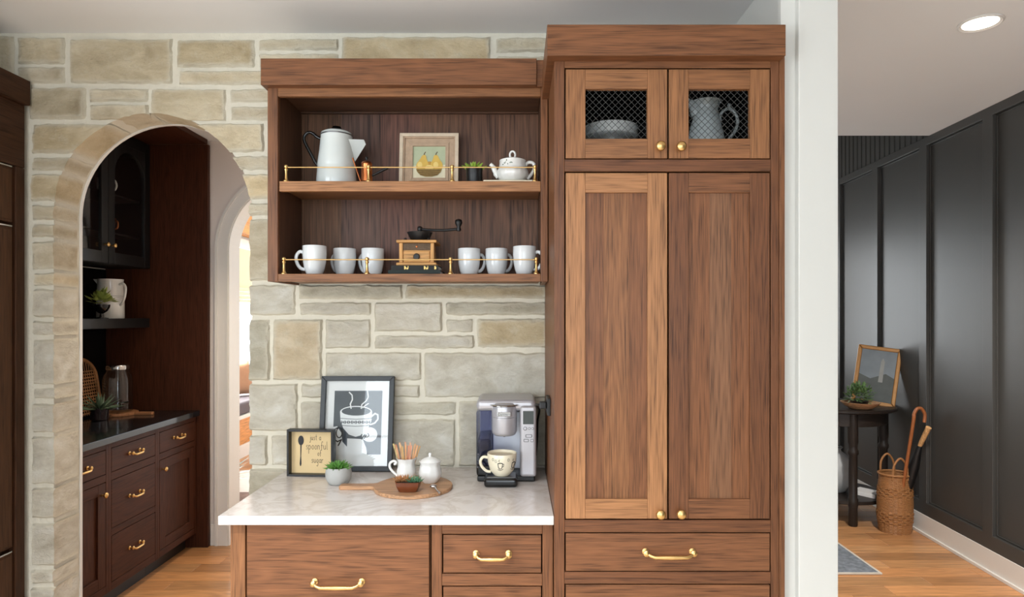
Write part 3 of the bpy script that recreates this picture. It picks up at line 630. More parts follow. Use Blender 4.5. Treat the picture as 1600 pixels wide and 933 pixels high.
# ---------------------------------------------------------------- pantry run on the left, behind the arch
XF = -2.135; XBW = -2.748
def unit(label, ya, yb, parts):
    u = thing('pantry_cabinet', label, 'cabinet', ((XF + XBW) / 2, (ya + yb) / 2, 0))
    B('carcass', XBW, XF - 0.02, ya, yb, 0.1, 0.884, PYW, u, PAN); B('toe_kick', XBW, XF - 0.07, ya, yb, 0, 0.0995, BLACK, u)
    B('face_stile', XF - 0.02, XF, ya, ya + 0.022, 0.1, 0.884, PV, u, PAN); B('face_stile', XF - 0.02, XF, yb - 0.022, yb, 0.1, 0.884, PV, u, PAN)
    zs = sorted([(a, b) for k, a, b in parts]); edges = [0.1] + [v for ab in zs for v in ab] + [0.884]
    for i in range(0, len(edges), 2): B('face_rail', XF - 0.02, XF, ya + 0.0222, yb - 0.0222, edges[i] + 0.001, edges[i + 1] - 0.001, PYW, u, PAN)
    for k, a, b in parts:
        y0, y1 = ya + 0.0245, yb - 0.0245; ym = (y0 + y1) / 2
        if k == 'drawer':
            d = B('drawer', XF - 0.019, XF, y0, y1, a + 0.002, b - 0.002, PYW, u, PAN); pull((XF, ym, (a + b) / 2), 0.095, d, 'x')
        else:
            rl_ = 0.06
            d = B('door', XF - 0.019, XF, y0, y0 + rl_, a + 0.002, b - 0.002, PV, u, PAN); B('stile', XF - 0.019, XF, y1 - rl_, y1, a + 0.002, b - 0.002, PV, d, PAN)
            B('rail', XF - 0.019, XF, y0 + rl_, y1 - rl_, a + 0.002, a + rl_, PYW, d, PAN); B('rail', XF - 0.019, XF, y0 + rl_, y1 - rl_, b - rl_, b - 0.002, PYW, d, PAN)
            B('door_panel', XF - 0.018, XF - 0.011, y0 + rl_ - 0.003, y1 - rl_ + 0.003, a + rl_ - 0.003, b - rl_ + 0.003, PV, d, PAN)
            knob((XF, (y1 - 0.03) if k == 'doorR' else (y0 + 0.03), b - 0.06), d, 'x', 0.95)
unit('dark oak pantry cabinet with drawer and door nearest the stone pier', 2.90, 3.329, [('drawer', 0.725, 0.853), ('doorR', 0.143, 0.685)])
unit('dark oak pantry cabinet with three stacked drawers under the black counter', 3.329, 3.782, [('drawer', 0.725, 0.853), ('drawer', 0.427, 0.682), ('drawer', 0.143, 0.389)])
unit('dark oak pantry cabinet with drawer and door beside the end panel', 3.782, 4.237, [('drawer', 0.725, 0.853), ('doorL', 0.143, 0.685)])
B('pantry_countertop', XBW, -2.113, 2.86, 4.247, 0.885, 0.92, SOAP, None, None, 0.002, label='black soapstone counter along the pantry cabinets', cat='countertop')
B('end_panel', -2.748, -2.063, 4.25, 4.282, 0, 2.70, PV, None, PAN, label='tall dark wood end panel closing the pantry run', cat='panel')
B('wood_soffit', -2.748, -2.063, 2.86, 4.249, 2.70, 2.731, PYW, None, PAN, label='dark wood soffit board above the pantry cupboards', cat='soffit')
B('backsplash', -2.7495, -2.742, 2.86, 4.249, 0.921, 1.86, BLACKG, None, None, label='black backsplash behind the pantry counter', cat='backsplash')
uc = thing('upper_cabinet', 'black painted upper cupboard with arched glass doors in the pantry', 'cabinet', (-2.6, 3.7, 1.865)); UX = -2.446
B('back_panel', -2.741, -2.735, 3.0, 4.247, 1.865, 2.698, BLACK, uc); B('bottom_panel', -2.735, UX - 0.022, 3.0, 4.247, 1.865, 1.89, BLACK, uc); B('top_panel', -2.735, UX - 0.022, 3.0, 4.247, 2.6, 2.698, BLACK, uc)
for y in (3.0, 4.23): B('side_panel', -2.735, UX - 0.022, y, y + 0.017, 1.89, 2.6, BLACK, uc)
for z in (2.06, 2.30): B('shelf', -2.735, UX - 0.06, 3.017, 4.23, z, z + 0.012, BLACK, uc)
for ya, yb, kn in ((3.0, 3.4, 1), (3.402, 3.81, 1), (3.815, 4.245, 0)):
    g = G(); x0, x1 = UX - 0.02, UX; za, zb = 1.867, 2.69; s = 0.06
    g.box(x0, x1, ya, ya + s, za, zb).box(x0, x1, yb - s, yb, za, zb).box(x0, x1, ya + s, yb - s, za, za + 0.07).box(x0, x1, ya + s, yb - s, zb - 0.07, zb)
    ym = (ya + yb) / 2; r = (yb - ya) / 2 - s; zs = zb - 0.07 - r - 0.04; pts = arc(ym, zs, r, r, 180, 0, 16)
    for (a, b), (c, d) in zip(pts[:-1], pts[1:]): g.prism([(a, b), (c, d), (c, zb - 0.07), (a, zb - 0.07)], x0, x1, 'yz')
    d = g.obj('door', BLACK, uc, bevel=0.001, seg=1)
    B('pane', UX - 0.013, UX - 0.010, ya + s - 0.002, yb - s + 0.002, za + 0.068, zb - 0.065, GLASS, d, bevel=0)
    knob((UX, (yb - 0.03) if kn else (ya + 0.03), za + 0.11), d, 'x', 0.9)
B('wall_shelf', -2.741, -2.45, 3.0, 4.247, 1.475, 1.535, BLACK, None, None, 0.002, label='thick black floating shelf across the pantry wall', cat='shelf')

# ================================================================== OBJECTS ON THE OPEN SHELVES
def smooth_path(pts, n=6):                                    # Catmull-Rom through the points
    pts = [Vector(p) for p in pts]; q = [pts[0]] + pts + [pts[-1]]; out = []
    for i in range(1, len(q) - 2):
        for k in range(n):
            t = k / n; a, b, c, d = q[i - 1], q[i], q[i + 1], q[i + 2]
            out.append(0.5 * ((2 * b) + (c - a) * t + (2 * a - 5 * b + 4 * c - d) * t * t + (3 * b - a - 3 * c + d) * t ** 3))
    out.append(pts[-1]); return out

# enamel coffee pot
Yp = 2.48; x = PX(526, Yp); z = sh_z
cp = thing('coffee_pot', 'pale enamel coffee pot with a black loop handle on the upper shelf', 'coffee pot', (x, Yp, z))
G().lathe([(0.074, 0), (0.077, 0.004), (0.0765, 0.03), (0.073, 0.075), (0.0725, 0.082), (0.0735, 0.086), (0.066, 0.14), (0.060, 0.198), (0.061, 0.203), (0.057, 0.203), (0.055, 0.19)], (x, Yp, z), 40).obj('body', ENAMEL, cp, smooth=40)
G().lathe([(0.0612, 0.2005), (0.0622, 0.203), (0.0612, 0.2055)], (x, Yp, z), 40).obj('rim_band', SILVER_D, cp, smooth=60)
lid = G().lathe([(0.061, 0.2055), (0.059, 0.212), (0.045, 0.2195), (0.02, 0.223), (1e-6, 0.2235)], (x, Yp, z), 40).obj('lid', ENAMEL, cp, smooth=60)
G().lathe([(0.006, 0.222), (0.005, 0.229), (0.014, 0.231), (0.019, 0.234), (0.016, 0.238), (1e-6, 0.2395)], (x, Yp, z), 24).obj('lid_knob', BLACKG, lid, smooth=60)
hp = [(-0.062, 0.192), (-0.078, 0.200), (-0.095, 0.214), (-0.111, 0.216), (-0.124, 0.205), (-0.127, 0.188), (-0.118, 0.165), (-0.098, 0.128), (-0.082, 0.098), (-0.070, 0.084)]
G().tube(smooth_path([(x + a, Yp, z + b) for a, b in hp]), 0.0062, 10).obj('handle', BLACKG, cp, smooth=60)
g = G(); sp = []
for t, hw, xo, zt_, zb_ in ((0, 0.030, 0.054, 0.182, 0.085), (0.5, 0.020, 0.080, 0.184, 0.125), (1, 0.009, 0.108, 0.186, 0.170)):
    sp.append([(x + xo, Yp - hw, z + zt_), (x + xo + 0.006, Yp, z + zb_), (x + xo, Yp + hw, z + zt_)])
g.add([p for s in sp for p in s], [(0, 3, 4, 1), (1, 4, 5, 2), (3, 6, 7, 4), (4, 7, 8, 5), (0, 2, 5, 3), (3, 5, 8, 6), (6, 8, 7), (0, 1, 2)]); g.obj('spout', ENAMEL, cp, smooth=30)

# copper pot with long handle, and the copper scoop leaning beside it
Yc = 2.45; x = PX(573, Yc)
k = thing('copper_pot', 'small lidded copper pot with a long black handle', 'pot', (x, Yc, sh_z))
G().lathe([(0.022, 0), (0.0225, 0.02), (0.021, 0.06), (0.0205, 0.083), (0.022, 0.086)], (x, Yc, sh_z), 28).obj('body', COPPER, k, smooth=40)
lid = G().lathe([(0.022, 0.0865), (0.018, 0.093), (0.006, 0.097), (1e-6, 0.098)], (x, Yc, sh_z), 28).obj('lid', COPPER, k, smooth=60)
G().lathe([(0.002, 0.096), (0.002, 0.102), (0.006, 0.108), (0.004, 0.113), (1e-6, 0.115)], (x, Yc, sh_z), 14).obj('finial', IRON, lid, smooth=60)
G().tube([(x + 0.019, Yc, sh_z + 0.040), (x + 0.035, Yc, sh_z + 0.048), (x + 0.082, Yc, sh_z + 0.072)], [0.004, 0.0045, 0.006], 10).obj('handle', IRON, k, smooth=50)
Yc = 2.41; a = P(551, 247, Yc); b = Vector((PX(564, Yc), Yc, sh_z + 0.006))
k = thing('copper_scoop', 'copper coffee scoop leaning against the pale enamel pot', 'scoop', (b.x, b.y, sh_z))
G().tube([b, b.lerp(a, 0.5), a], [0.0035, 0.0042, 0.0048], 10, flat=0.6).obj('handle', COPPER, k, smooth=50)
G().lathe([(1e-6, 0.0), (0.010, 0.003), (0.014, 0.012), (0.0125, 0.012), (0.008, 0.005), (1e-6, 0.003)], (b.x + 0.012, b.y, sh_z), 20).obj('bowl', COPPER, k, smooth=50)

def picture_frame(root, w, h, bd, depth, mat, color=None, lip=0.0, bevel=0.002):
    g = G()
    g.prism([(-w / 2, 0), (w / 2, 0), (w / 2 - bd, bd), (-w / 2 + bd, bd)], -depth / 2, depth / 2)
    g.prism([(-w / 2, h), (-w / 2 + bd, h - bd), (w / 2 - bd, h - bd), (w / 2, h)], -depth / 2, depth / 2)
    g.prism([(-w / 2, 0), (-w / 2 + bd, bd), (-w / 2 + bd, h - bd), (-w / 2, h)], -depth / 2, depth / 2)
    g.prism([(w / 2, 0), (w / 2, h), (w / 2 - bd, h - bd), (w / 2 - bd, bd)], -depth / 2, depth / 2)
    return g.obj('frame', mat, root, color, bevel)
def shape(poly, y, name, mat, parent, t=0.0006): return G().prism(poly, y, y - t).obj(name, mat, parent)
def ell(cx, cz, rx, rz, n=28, a0=0, a1=360): return arc(cx, cz, rx, rz, a0, a1, n)[:-1 if a1 - a0 == 360 else None]
def ribbon(pts, w, y, g, t=0.0005):
    for (a, b), (c, d) in zip(pts[:-1], pts[1:]):
        dx, dz = c - a, d - b; l = math.hypot(dx, dz) or 1e-6; nx, nz_ = -dz / l * w / 2, dx / l * w / 2
        ex, ez = dx / l * w * 0.3, dz / l * w * 0.3
        g.prism([(a + nx - ex, b + nz_ - ez), (c + nx + ex, d + nz_ + ez), (c - nx + ex, d - nz_ + ez), (a - nx - ex, b - nz_ - ez)], y, y - t)
    return g

# pear painting
Yf = 2.545; k = thing('pear_painting', 'square rustic framed painting of two pears in a basket on the upper shelf', 'picture', (PX(670, Yf), Yf, sh_z), local=True, rot=(R(-6), 0, 0))
RUST = flat('limed_wood', (178, 152, 126), 0.7, var=0.25, vscale=45, bump=0.2)
RUSTL = flat('limed_wood_pale', (206, 188, 164), 0.7, var=0.2, vscale=45, bump=0.2)
picture_frame(k, 0.237, 0.237, 0.014, 0.026, RUSTL, bevel=0.001)
g = G(); 
for s0, s1, d0 in ((0.014, 0.020, 0.009), (0.020, 0.040, 0.004), (0.040, 0.053, 0.008)):
    w = 0.237; o0, o1 = w / 2 - s0, w / 2 - s1; c = w / 2
    for q in range(4):
        def rt(a, b):
            for _ in range(q): a, b = -b, a
            return (a, c + b)
        g.prism([rt(-o0, -o0), rt(o0, -o0), rt(o1, -o1), rt(-o1, -o1)], 0.01, -d0)
g.obj('inner_moulding', RUST, k, bevel=0.0006, seg=1)
PB = flat('painted_green', (176, 184, 152), 0.7, var=0.14, vscale=30); PW = flat('painted_cream', (222, 214, 184), 0.7, var=0.08, vscale=30); PY = flat('painted_pear', (214, 176, 84), 0.7, var=0.22, vscale=40); PK = flat('painted_basket', (138, 112, 62), 0.8, var=0.4, vscale=120); PBR = flat('painted_brown', (96, 70, 40), 0.8)
z0c = 0.053; s = 0.131
shape([(-0.067, 0.052), (0.067, 0.052), (0.067, 0.186), (-0.067, 0.186)], -0.001, 'canvas', PB, k)
shape([(-0.066, 0.053), (0.066, 0.053), (0.066, 0.108), (-0.066, 0.104)], -0.0017, 'painted_cloth', PW, k)
def pear_poly(cx, cz, lean):
    prof = [(0.0, -0.024), (0.012, -0.022), (0.021, -0.014), (0.0245, -0.002), (0.022, 0.010), (0.016, 0.019), (0.0115, 0.028), (0.009, 0.036), (0.005, 0.041), (0.0, 0.042)]
    return [(cx + a + lean * (b + 0.024), cz + b) for a, b in prof] + [(cx - a + lean * (b + 0.024), cz + b) for a, b in reversed(prof[1:-1])]
PY2 = flat('painted_pear_shade', (186, 142, 66), 0.7, var=0.25, vscale=50); PYL = flat('painted_pear_light', (232, 204, 124), 0.7, var=0.15, vscale=50)
shape(ell(0.002, 0.103, 0.016, 0.019), -0.0024, 'painted_fruit', PY2, k)
for cx_, ln, sg in ((-0.031, 0.16, -1), (0.033, -0.10, 1)):
    shape(pear_poly(cx_, 0.107, ln), -0.0030, 'painted_pear', PY, k); shape(ell(cx_ - 0.006, 0.107, 0.010, 0.013), -0.0037, 'painted_highlight', PYL, k)
    g = G(); ribbon([(cx_ + ln * 0.064, 0.148), (cx_ + ln * 0.064 + 0.001, 0.154), (cx_ + ln * 0.064 + 0.006, 0.161)], 0.003, -0.0031, g); g.obj('painted_stem', PBR, k)
shape(ell(0.001, 0.095, 0.017, 0.012), -0.0044, 'painted_fruit', PYL, k)
shape([(-0.052, 0.090), (0.052, 0.090), (0.047, 0.078), (0.034, 0.064), (0.012, 0.058), (-0.014, 0.058), (-0.034, 0.064), (-0.047, 0.078)], -0.0050, 'painted_basket', PK, k)
g = G()
for zz, ww in ((0.084, 0.046), (0.076, 0.041), (0.068, 0.033)): ribbon([(-ww, zz), (-ww * 0.5, zz - 0.002), (0, zz - 0.003), (ww * 0.5, zz - 0.002), (ww, zz)], 0.0018, -0.0057, g)
g.obj('painted_weave', PBR, k)

def rosette(g, c, R0, n, rings, L_, w, tilt0=10, tilt1=80, t=0.3, rnd_=0.0):
    for r_ in range(rings):
        f = r_ / max(1, rings - 1); el = R(tilt0 + (tilt1 - tilt0) * f); m = max(3, int(n * (1 - 0.45 * f)))
        for i in range(m):
            a = 2 * PI * (i + 0.5 * (r_ % 2)) / m + random.uniform(-rnd_, rnd_)
            d = Vector((math.cos(a) * math.cos(el), math.sin(a) * math.cos(el), math.sin(el)))
            b = Vector(c) + Vector((math.cos(a), math.sin(a), 0)) * R0 * (1 - f)
            g.leaf(b, d, L_ * (1 - 0.25 * f) * random.uniform(0.9, 1.1), w, t)
    return g
# little succulent in black pot
Ys = 2.46; x = PX(741, Ys)
k = thing('potted_succulent', 'lime green succulent in a small black pot on the upper shelf', 'plant', (x, Ys, sh_z))
G().lathe([(0.0285, 0), (0.031, 0.004), (0.032, 0.072), (0.0285, 0.072), (0.028, 0.062)], (x, Ys, sh_z), 28).obj('pot', BLACK, k, smooth=40)
G().lathe([(0.028, 0.060), (0.028, 0.064)], (x, Ys, sh_z), 20).obj('soil', SOIL, k)
rosette(G(), (x, Ys, sh_z + 0.064), 0.013, 8, 4, 0.044, 0.016, 28, 82, 0.45, 0.2).obj('leaves', GREENL, k, smooth=50)
# teapot on a small tray
Yt = 2.45; x = PX(801, Yt); zt2 = sh_z + 0.014
B('tea_tray', PX(756, Yt), PX(833, Yt), Yt - 0.055, Yt + 0.055, sh_z, zt2, CREAM, None, None, 0.004, label='thin cream tray under the white teapot', cat='tray')
k = thing('teapot', 'small white embossed teapot with a ring knob on the upper shelf', 'teapot', (x, Yt, zt2))
def embo(a, h): return 1 + (0.022 * math.sin(a * 11 + h * 260) * math.sin(h * 330 + a * 3) if 0.01 < h < 0.05 else 0)
G().lathe([(0.036, 0), (0.045, 0.004), (0.058, 0.018), (0.062, 0.030), (0.0605, 0.042), (0.056, 0.052), (0.0545, 0.054), (0.052, 0.066), (0.0505, 0.080), (0.047, 0.080)], (x, Yt, zt2), 72, wob=embo).obj('body', WARE, k, smooth=50)
lid = G().lathe([(0.0515, 0.080), (0.0515, 0.084), (0.040, 0.090), (0.015, 0.094), (1e-6, 0.0945)], (x, Yt, zt2), 40).obj('lid', WARE, k, smooth=50)
G().tube([(x + 0.0105 * math.cos(a), Yt, zt2 + 0.107 + 0.014 * math.sin(a)) for a in [2 * PI * i / 20 for i in range(21)]], 0.0042, 8, cap=False).obj('ring_knob', WARE, lid, smooth=60)
G().tube(smooth_path([(x - 0.052, Yt, zt2 + 0.022), (x - 0.066, Yt, zt2 + 0.040), (x - 0.076, Yt, zt2 + 0.062), (x - 0.086, Yt, zt2 + 0.071)]), [0.013] * 6 + [0.010] * 6 + [0.0075] * 7, 12).obj('spout', WARE, k, smooth=50)
G().tube(smooth_path([(x + 0.048, Yt, zt2 + 0.066), (x + 0.062, Yt, zt2 + 0.078), (x + 0.080, Yt, zt2 + 0.074), (x + 0.084, Yt, zt2 + 0.055), (x + 0.072, Yt, zt2 + 0.032), (x + 0.056, Yt, zt2 + 0.014)]), 0.0068, 10).obj('handle', WARE, k, smooth=60)
g = G()
for i, (dx, dz) in enumerate(((-0.030, 0.069), (-0.024, 0.072), (-0.027, 0.063), (-0.034, 0.063), (-0.020, 0.064), (-0.012, 0.065), (-0.006, 0.0645), (0.0, 0.065))):
    r0 = 0.0535; yy = Yt - math.sqrt(r0 * r0 - dx * dx) - 0.0006
    g.leaf((x + dx, yy, zt2 + dz), (math.cos(i * 1.3), 0, math.sin(i * 1.3)), 0.008 if i < 5 else 0.005, 0.004, 0.1, up=(0, -1, 0))
g.obj('painted_sprig', GREEND, k)

# six mugs
def mug():
    r = thing('coffee_mug', 'x', 'mug', (0, 0, 0), 'white mugs on the lower shelf')
    G().lathe([(0.026, 0.0), (0.030, 0.002), (0.037, 0.022), (0.0425, 0.050), (0.0445, 0.080), (0.0445, 0.110), (0.0435, 0.1115), (0.0422, 0.110), (0.042, 0.080), (0.038, 0.045), (0.028, 0.010), (1e-6, 0.007)], (0, 0, 0), 44).obj('body', MUGW, r, smooth=60)
    G().tube(smooth_path([(-0.0435, 0, 0.088), (-0.056, 0, 0.090), (-0.068, 0, 0.078), (-0.0705, 0, 0.060), (-0.064, 0, 0.040), (-0.052, 0, 0.026), (-0.036, 0, 0.022)]), 0.0052, 10, flat=1.3).obj('handle', MUGW, r, smooth=60)
    return r
m0 = mug()
for i, (px_, yy, rz, lab) in enumerate(((491.5, 2.43, 0, 'white mug at the far left of the lower shelf, handle to the left'), (538.5, 2.53, -30, 'white mug second from the left on the lower shelf'), (582.5, 2.53, -30, 'white mug behind the second brass post, left of the coffee grinder'),
        (733, 2.53, 212, 'white mug next to the right of the coffee grinder, handle to the right'), (776, 2.53, 212, 'white mug second from the right on the lower shelf'), (819.5, 2.45, 172, 'white mug at the far right of the lower shelf by the cabinet stile'))):
    o = m0 if i == 0 else copy_tree(m0)
    o.location = (PX(px_, yy), yy, bo_z); o.rotation_euler = (0, 0, R(rz)); o['label'] = lab

# books under the coffee grinder
Yg = 2.49
def book(x0, x1, y0, y1, z, h, cov, label, rz=0):
    c = ((x0 + x1) / 2, (y0 + y1) / 2, z)
    b = thing('book', label, 'book', c)
    B('cover', x0, x1, y0, y1, z, z + 0.0025, cov, b, bevel=0.0006); B('cover', x0, x1, y0, y1, z + h - 0.0025, z + h, cov, b, bevel=0.0006)
    B('spine', x0, x1, y0 - 0.0015, y0 + 0.002, z, z + h, cov, b, bevel=0.0006); B('pages', x0 + 0.003, x1 - 0.003, y0 + 0.002, y1 - 0.003, z + 0.0026, z + h - 0.0026, PAPER, b, bevel=0)
    return b
BKG = flat('dark_green_cloth', (28, 40, 36), 0.7, var=0.15); BKK = flat('black_cloth', (30, 28, 24), 0.7, var=0.15); GOLD = flat('gilt', (186, 158, 96), 0.35, 0.8)
xg = PX(654.5, Yg)
b1 = book(xg - 0.106, xg + 0.094, 2.415, 2.555, bo_z, 0.018, BKG, 'dark green book lying at the bottom under the coffee grinder')
b2 = book(xg - 0.095, xg + 0.085, 2.42, 2.55, bo_z + 0.018, 0.019, BKK, 'black book with gilt spine lying directly under the coffee grinder')
for u in (-0.045, 0.03, 0.07):
    g = G()
    for q in range(4 if u < 0.05 else 2): g.box(xg + u + q * 0.0045, xg + u + q * 0.0045 + 0.0046 - 0.0018 * (q % 2), 2.4178, 2.4188, bo_z + 0.021 + (q % 2) * 0.002, bo_z + 0.034 - (q % 3) * 0.003)
    g.obj('gilt_lettering', GOLD, b2)
zg = bo_z + 0.037
cg = thing('coffee_grinder', 'antique wooden coffee grinder with black iron bowl and crank', 'coffee grinder', (xg, Yg, zg))
GW = (0.52, 0.27, 0.09)
B('base_plate', xg - 0.077, xg + 0.077, Yg - 0.066, Yg + 0.066, zg, zg + 0.011, WH, cg, GW, 0.003); B('top_plate', xg - 0.077, xg + 0.077, Yg - 0.066, Yg + 0.066, zg + 0.087, zg + 0.098, WH, cg, GW, 0.003)
B('body', xg - 0.060, xg + 0.060, Yg - 0.05, Yg + 0.055, zg + 0.011, zg + 0.087, WH, cg, GW, 0.001)
for s in (-1, 1): B('corner_post', xg + s * 0.060 - 0.007, xg + s * 0.060 + 0.007, Yg - 0.058, Yg - 0.044, zg + 0.011, zg + 0.087, WV, cg, GW, 0.002)
B('carved_panel', xg - 0.053, xg + 0.053, Yg - 0.054, Yg - 0.049, zg + 0.060, zg + 0.086, flat('carved_dark_panel', (92, 74, 56), 0.8, var=0.5, vscale=160, bump=0.6), cg)
G().lathe([(0.004, 0), (0.003, 0.002), (1e-6, 0.003)], (xg, Yg - 0.054, zg + 0.073), 12, axis='y').obj('stud', COPPER, cg)
dw = B('drawer', xg - 0.050, xg + 0.050, Yg - 0.056, Yg - 0.049, zg + 0.014, zg + 0.056, WH, cg, GW, 0.003); G().lathe([(0.011, 0), (0.013, 0.004), (0.010, 0.009), (1e-6, 0.010)], (xg, Yg - 0.056, zg + 0.034), 20, axis='y').obj('drawer_knob', IRON, dw, smooth=50)
zb = zg + 0.098
G().lathe([(0.032, 0), (0.036, 0.006), (0.046, 0.028), (0.050, 0.036), (0.0475, 0.036), (0.040, 0.024), (0.028, 0.010), (1e-6, 0.008)], (xg + 0.004, Yg, zb), 40).obj('bowl', IRON, cg, smooth=50)
for s in (-1, 1): G().ball((xg + s * 0.045, Yg - 0.045, zb + 0.004), 0.006, 10, 6).obj('screw', IRON, cg, smooth=60)
ck = G().lathe([(0.007, 0.01), (0.007, 0.040), (0.010, 0.044), (0.010, 0.056), (0.006, 0.060), (1e-6, 0.061)], (xg + 0.004, Yg, zb), 16).obj('crank', IRON, cg, smooth=50)
G().tube(smooth_path([(xg + 0.006, Yg, zb + 0.049), (xg + 0.04, Yg, zb + 0.046), (xg + 0.10, Yg, zb + 0.045), (xg + 0.152, Yg, zb + 0.050)]), 0.0052, 10).obj('crank_arm', IRON, ck, smooth=60)
G().lathe([(0.008, 0.042), (0.010, 0.048), (0.007, 0.056), (0.009, 0.062), (0.0145, 0.072), (0.0135, 0.084), (0.006, 0.0885), (1e-6, 0.089)], (xg + 0.156, Yg, zb), 20).obj('crank_knob', IRON, ck, smooth=60)

# ---------------------------------------------------------------- behind the wire mesh doors
Yi = 2.28; zi = tz(258) + 0.012; x = PX(954, Yi)
k = thing('cake_stand', 'white footed cake stand behind the left wire mesh door', 'cake stand', (x, Yi, zi))
hz = PZ(188, Yi - 0.09) - zi
G().lathe([(0.052, 0), (0.050, 0.006), (0.032, 0.014), (0.022, 0.028), (0.028, hz - 0.05), (0.05, hz - 0.042)], (x, Yi, zi), 36).obj('foot', WARE, k, smooth=50)
G().lathe([(1e-6, hz - 0.042), (0.088, hz - 0.042), (0.097, hz - 0.036), (0.097, hz), (0.090, hz), (0.088, hz - 0.034), (1e-6, hz - 0.034)], (x, Yi, zi), 48).obj('plate', WARE, k, smooth=40)
x = PX(1102, Yi)
k = thing('water_pitcher', 'pale ornate pitcher behind the right wire mesh door', 'pitcher', (x, Yi, zi)); H = PZ(160, Yi) - zi
x = PX(1103, Yi)
G().lathe([(0.045, 0), (0.050, 0.004), (0.064, 0.05), (0.069, 0.10), (0.065, 0.145), (0.053, 0.20), (0.044, 0.232), (0.042, 0.250), (0.047, 0.264), (0.056, H), (0.053, H), (0.039, 0.25)], (x, Yi, zi), 48).obj('body', ENAMEL, k, smooth=60)
G().tube(smooth_path([(x - 0.034, Yi, zi + 0.235), (x - 0.046, Yi, zi + 0.262), (x - 0.062, Yi, zi + 0.286), (x - 0.072, Yi, zi + 0.292)]), [0.022] * 6 + [0.017] * 6 + [0.009] * 7, 12, flat=0.8).obj('spout', ENAMEL, k, smooth=60)
G().tube(smooth_path([(x + 0.052, Yi, zi + 0.212), (x + 0.050, Yi, zi + 0.228), (x + 0.062, Yi, zi + 0.248), (x + 0.084, Yi, zi + 0.257), (x + 0.106, Yi, zi + 0.240), (x + 0.114, Yi, zi + 0.208), (x + 0.102, Yi, zi + 0.172), (x + 0.076, Yi, zi + 0.140), (x + 0.056, Yi, zi + 0.110)]), 0.0062, 10).obj('handle', ENAMEL, k, smooth=60)
G().ball((x + 0.084, Yi, zi + 0.268), 0.009, 12, 8).obj('handle_bead', ENAMEL, k, smooth=60)

# ================================================================== OBJECTS ON THE COUNTER
ZC = zc1
# large framed coffee-cup print
Yf = 2.572; w, h = 0.300, 0.384
k = thing('framed_print', 'large black framed print of a white steaming coffee cup leaning on the stone wall', 'picture', (PX(555, Yf), Yf, ZC + 0.0015), local=True, rot=(R(-8.2), 0, 0))
picture_frame(k, w, h, 0.020, 0.022, FRAMEB)
shape([(-w / 2 + 0.018, 0.018), (w / 2 - 0.018, 0.018), (w / 2 - 0.018, h - 0.018), (-w / 2 + 0.018, h - 0.018)], 0.006, 'mat_board', PAPER, k, 0.002)
ax0, ax1, az0, az1 = -w / 2 + 0.053, w / 2 - 0.050, 0.066, h - 0.060
shape([(ax0, az0), (ax1, az0), (ax1, az1), (ax0, az1)], 0.0042, 'print', PRINT, k)
aw, ah = ax1 - ax0, az1 - az0
def A(u, v): return (ax0 + aw * u, az0 + ah * v)
def AE(u, v, ru, rv, n=36, a0=0, a1=360): return [A(u + ru * math.cos(R(a0 + (a1 - a0) * i / n)), v + rv * math.sin(R(a0 + (a1 - a0) * i / n))) for i in range(n + (0 if a1 - a0 == 360 else 1))]
PWH = flat('white_print', (240, 240, 240), 0.5, var=0.0)
shape(AE(0.76, 0.31, 0.16, 0.115), 0.0036, 'printed_saucer', PWH, k)
shape([A(0.13, 0.66), A(0.80, 0.66), A(0.79, 0.52), A(0.72, 0.40), A(0.60, 0.30), A(0.47, 0.275), A(0.33, 0.31), A(0.21, 0.41), A(0.145, 0.53)], 0.0030, 'printed_cup', PWH, k)
shape(AE(0.465, 0.665, 0.335, 0.095), 0.0024, 'printed_rim', PWH, k); shape(AE(0.465, 0.675, 0.30, 0.068), 0.0018, 'printed_coffee', PRINT, k)
g = G(); ribbon([A(0.80, 0.60), A(0.86, 0.64), A(0.92, 0.62), A(0.925, 0.55), A(0.86, 0.49), A(0.77, 0.465)], 0.0065, 0.0024, g); g.obj('printed_handle', PWH, k)
g = G()
ribbon([A(0.36, 0.72), A(0.34, 0.79), A(0.38, 0.86), A(0.37, 0.93), A(0.31, 0.975)], 0.005, 0.0012, g); ribbon([A(0.57, 0.72), A(0.58, 0.78), A(0.67, 0.84), A(0.71, 0.90), A(0.69, 0.99)], 0.005, 0.0012, g); ribbon([A(0.60, 0.73), A(0.66, 0.77), A(0.72, 0.80)], 0.004, 0.0012, g); g.obj('printed_steam', PWH, k)
g = G()
ribbon([A(0.15, 0.565), A(0.30, 0.555), A(0.47, 0.55), A(0.64, 0.555), A(0.785, 0.565)], 0.0022, 0.0022, g); ribbon([A(0.165, 0.455), A(0.30, 0.445), A(0.47, 0.44), A(0.64, 0.445), A(0.765, 0.455)], 0.0022, 0.0022, g)
for i in range(8):
    u = 0.20 + i * 0.076; v = 0.503
    g.prism([A(u - 0.032, v + 0.03), A(u, v), A(u - 0.032, v - 0.03)], 0.0022, 0.0016); g.prism([A(u + 0.032, v + 0.03), A(u, v), A(u + 0.032, v - 0.03)], 0.0022, 0.0016)
g.obj('printed_band', PRINT, k)
g = G(); ribbon(AE(0.70, 0.30, 0.045, 0.03, 10, 200, 420), 0.003, 0.0026, g); ribbon([A(0.55, 0.25), A(0.60, 0.31)], 0.005, 0.0022, g); ribbon([A(0.60, 0.24), A(0.66, 0.31)], 0.005, 0.0022, g); ribbon([A(0.65, 0.25), A(0.69, 0.30)], 0.005, 0.0022, g); g.obj('printed_beans', PRINT, k)
shape([A(0.0, 0.0), A(0.0, 0.43), A(0.08, 0.44), A(0.17, 0.34), A(0.20, 0.20), A(0.30, 0.12), A(0.30, 0.0)], 0.0036, 'printed_lower_cup', PWH, k)
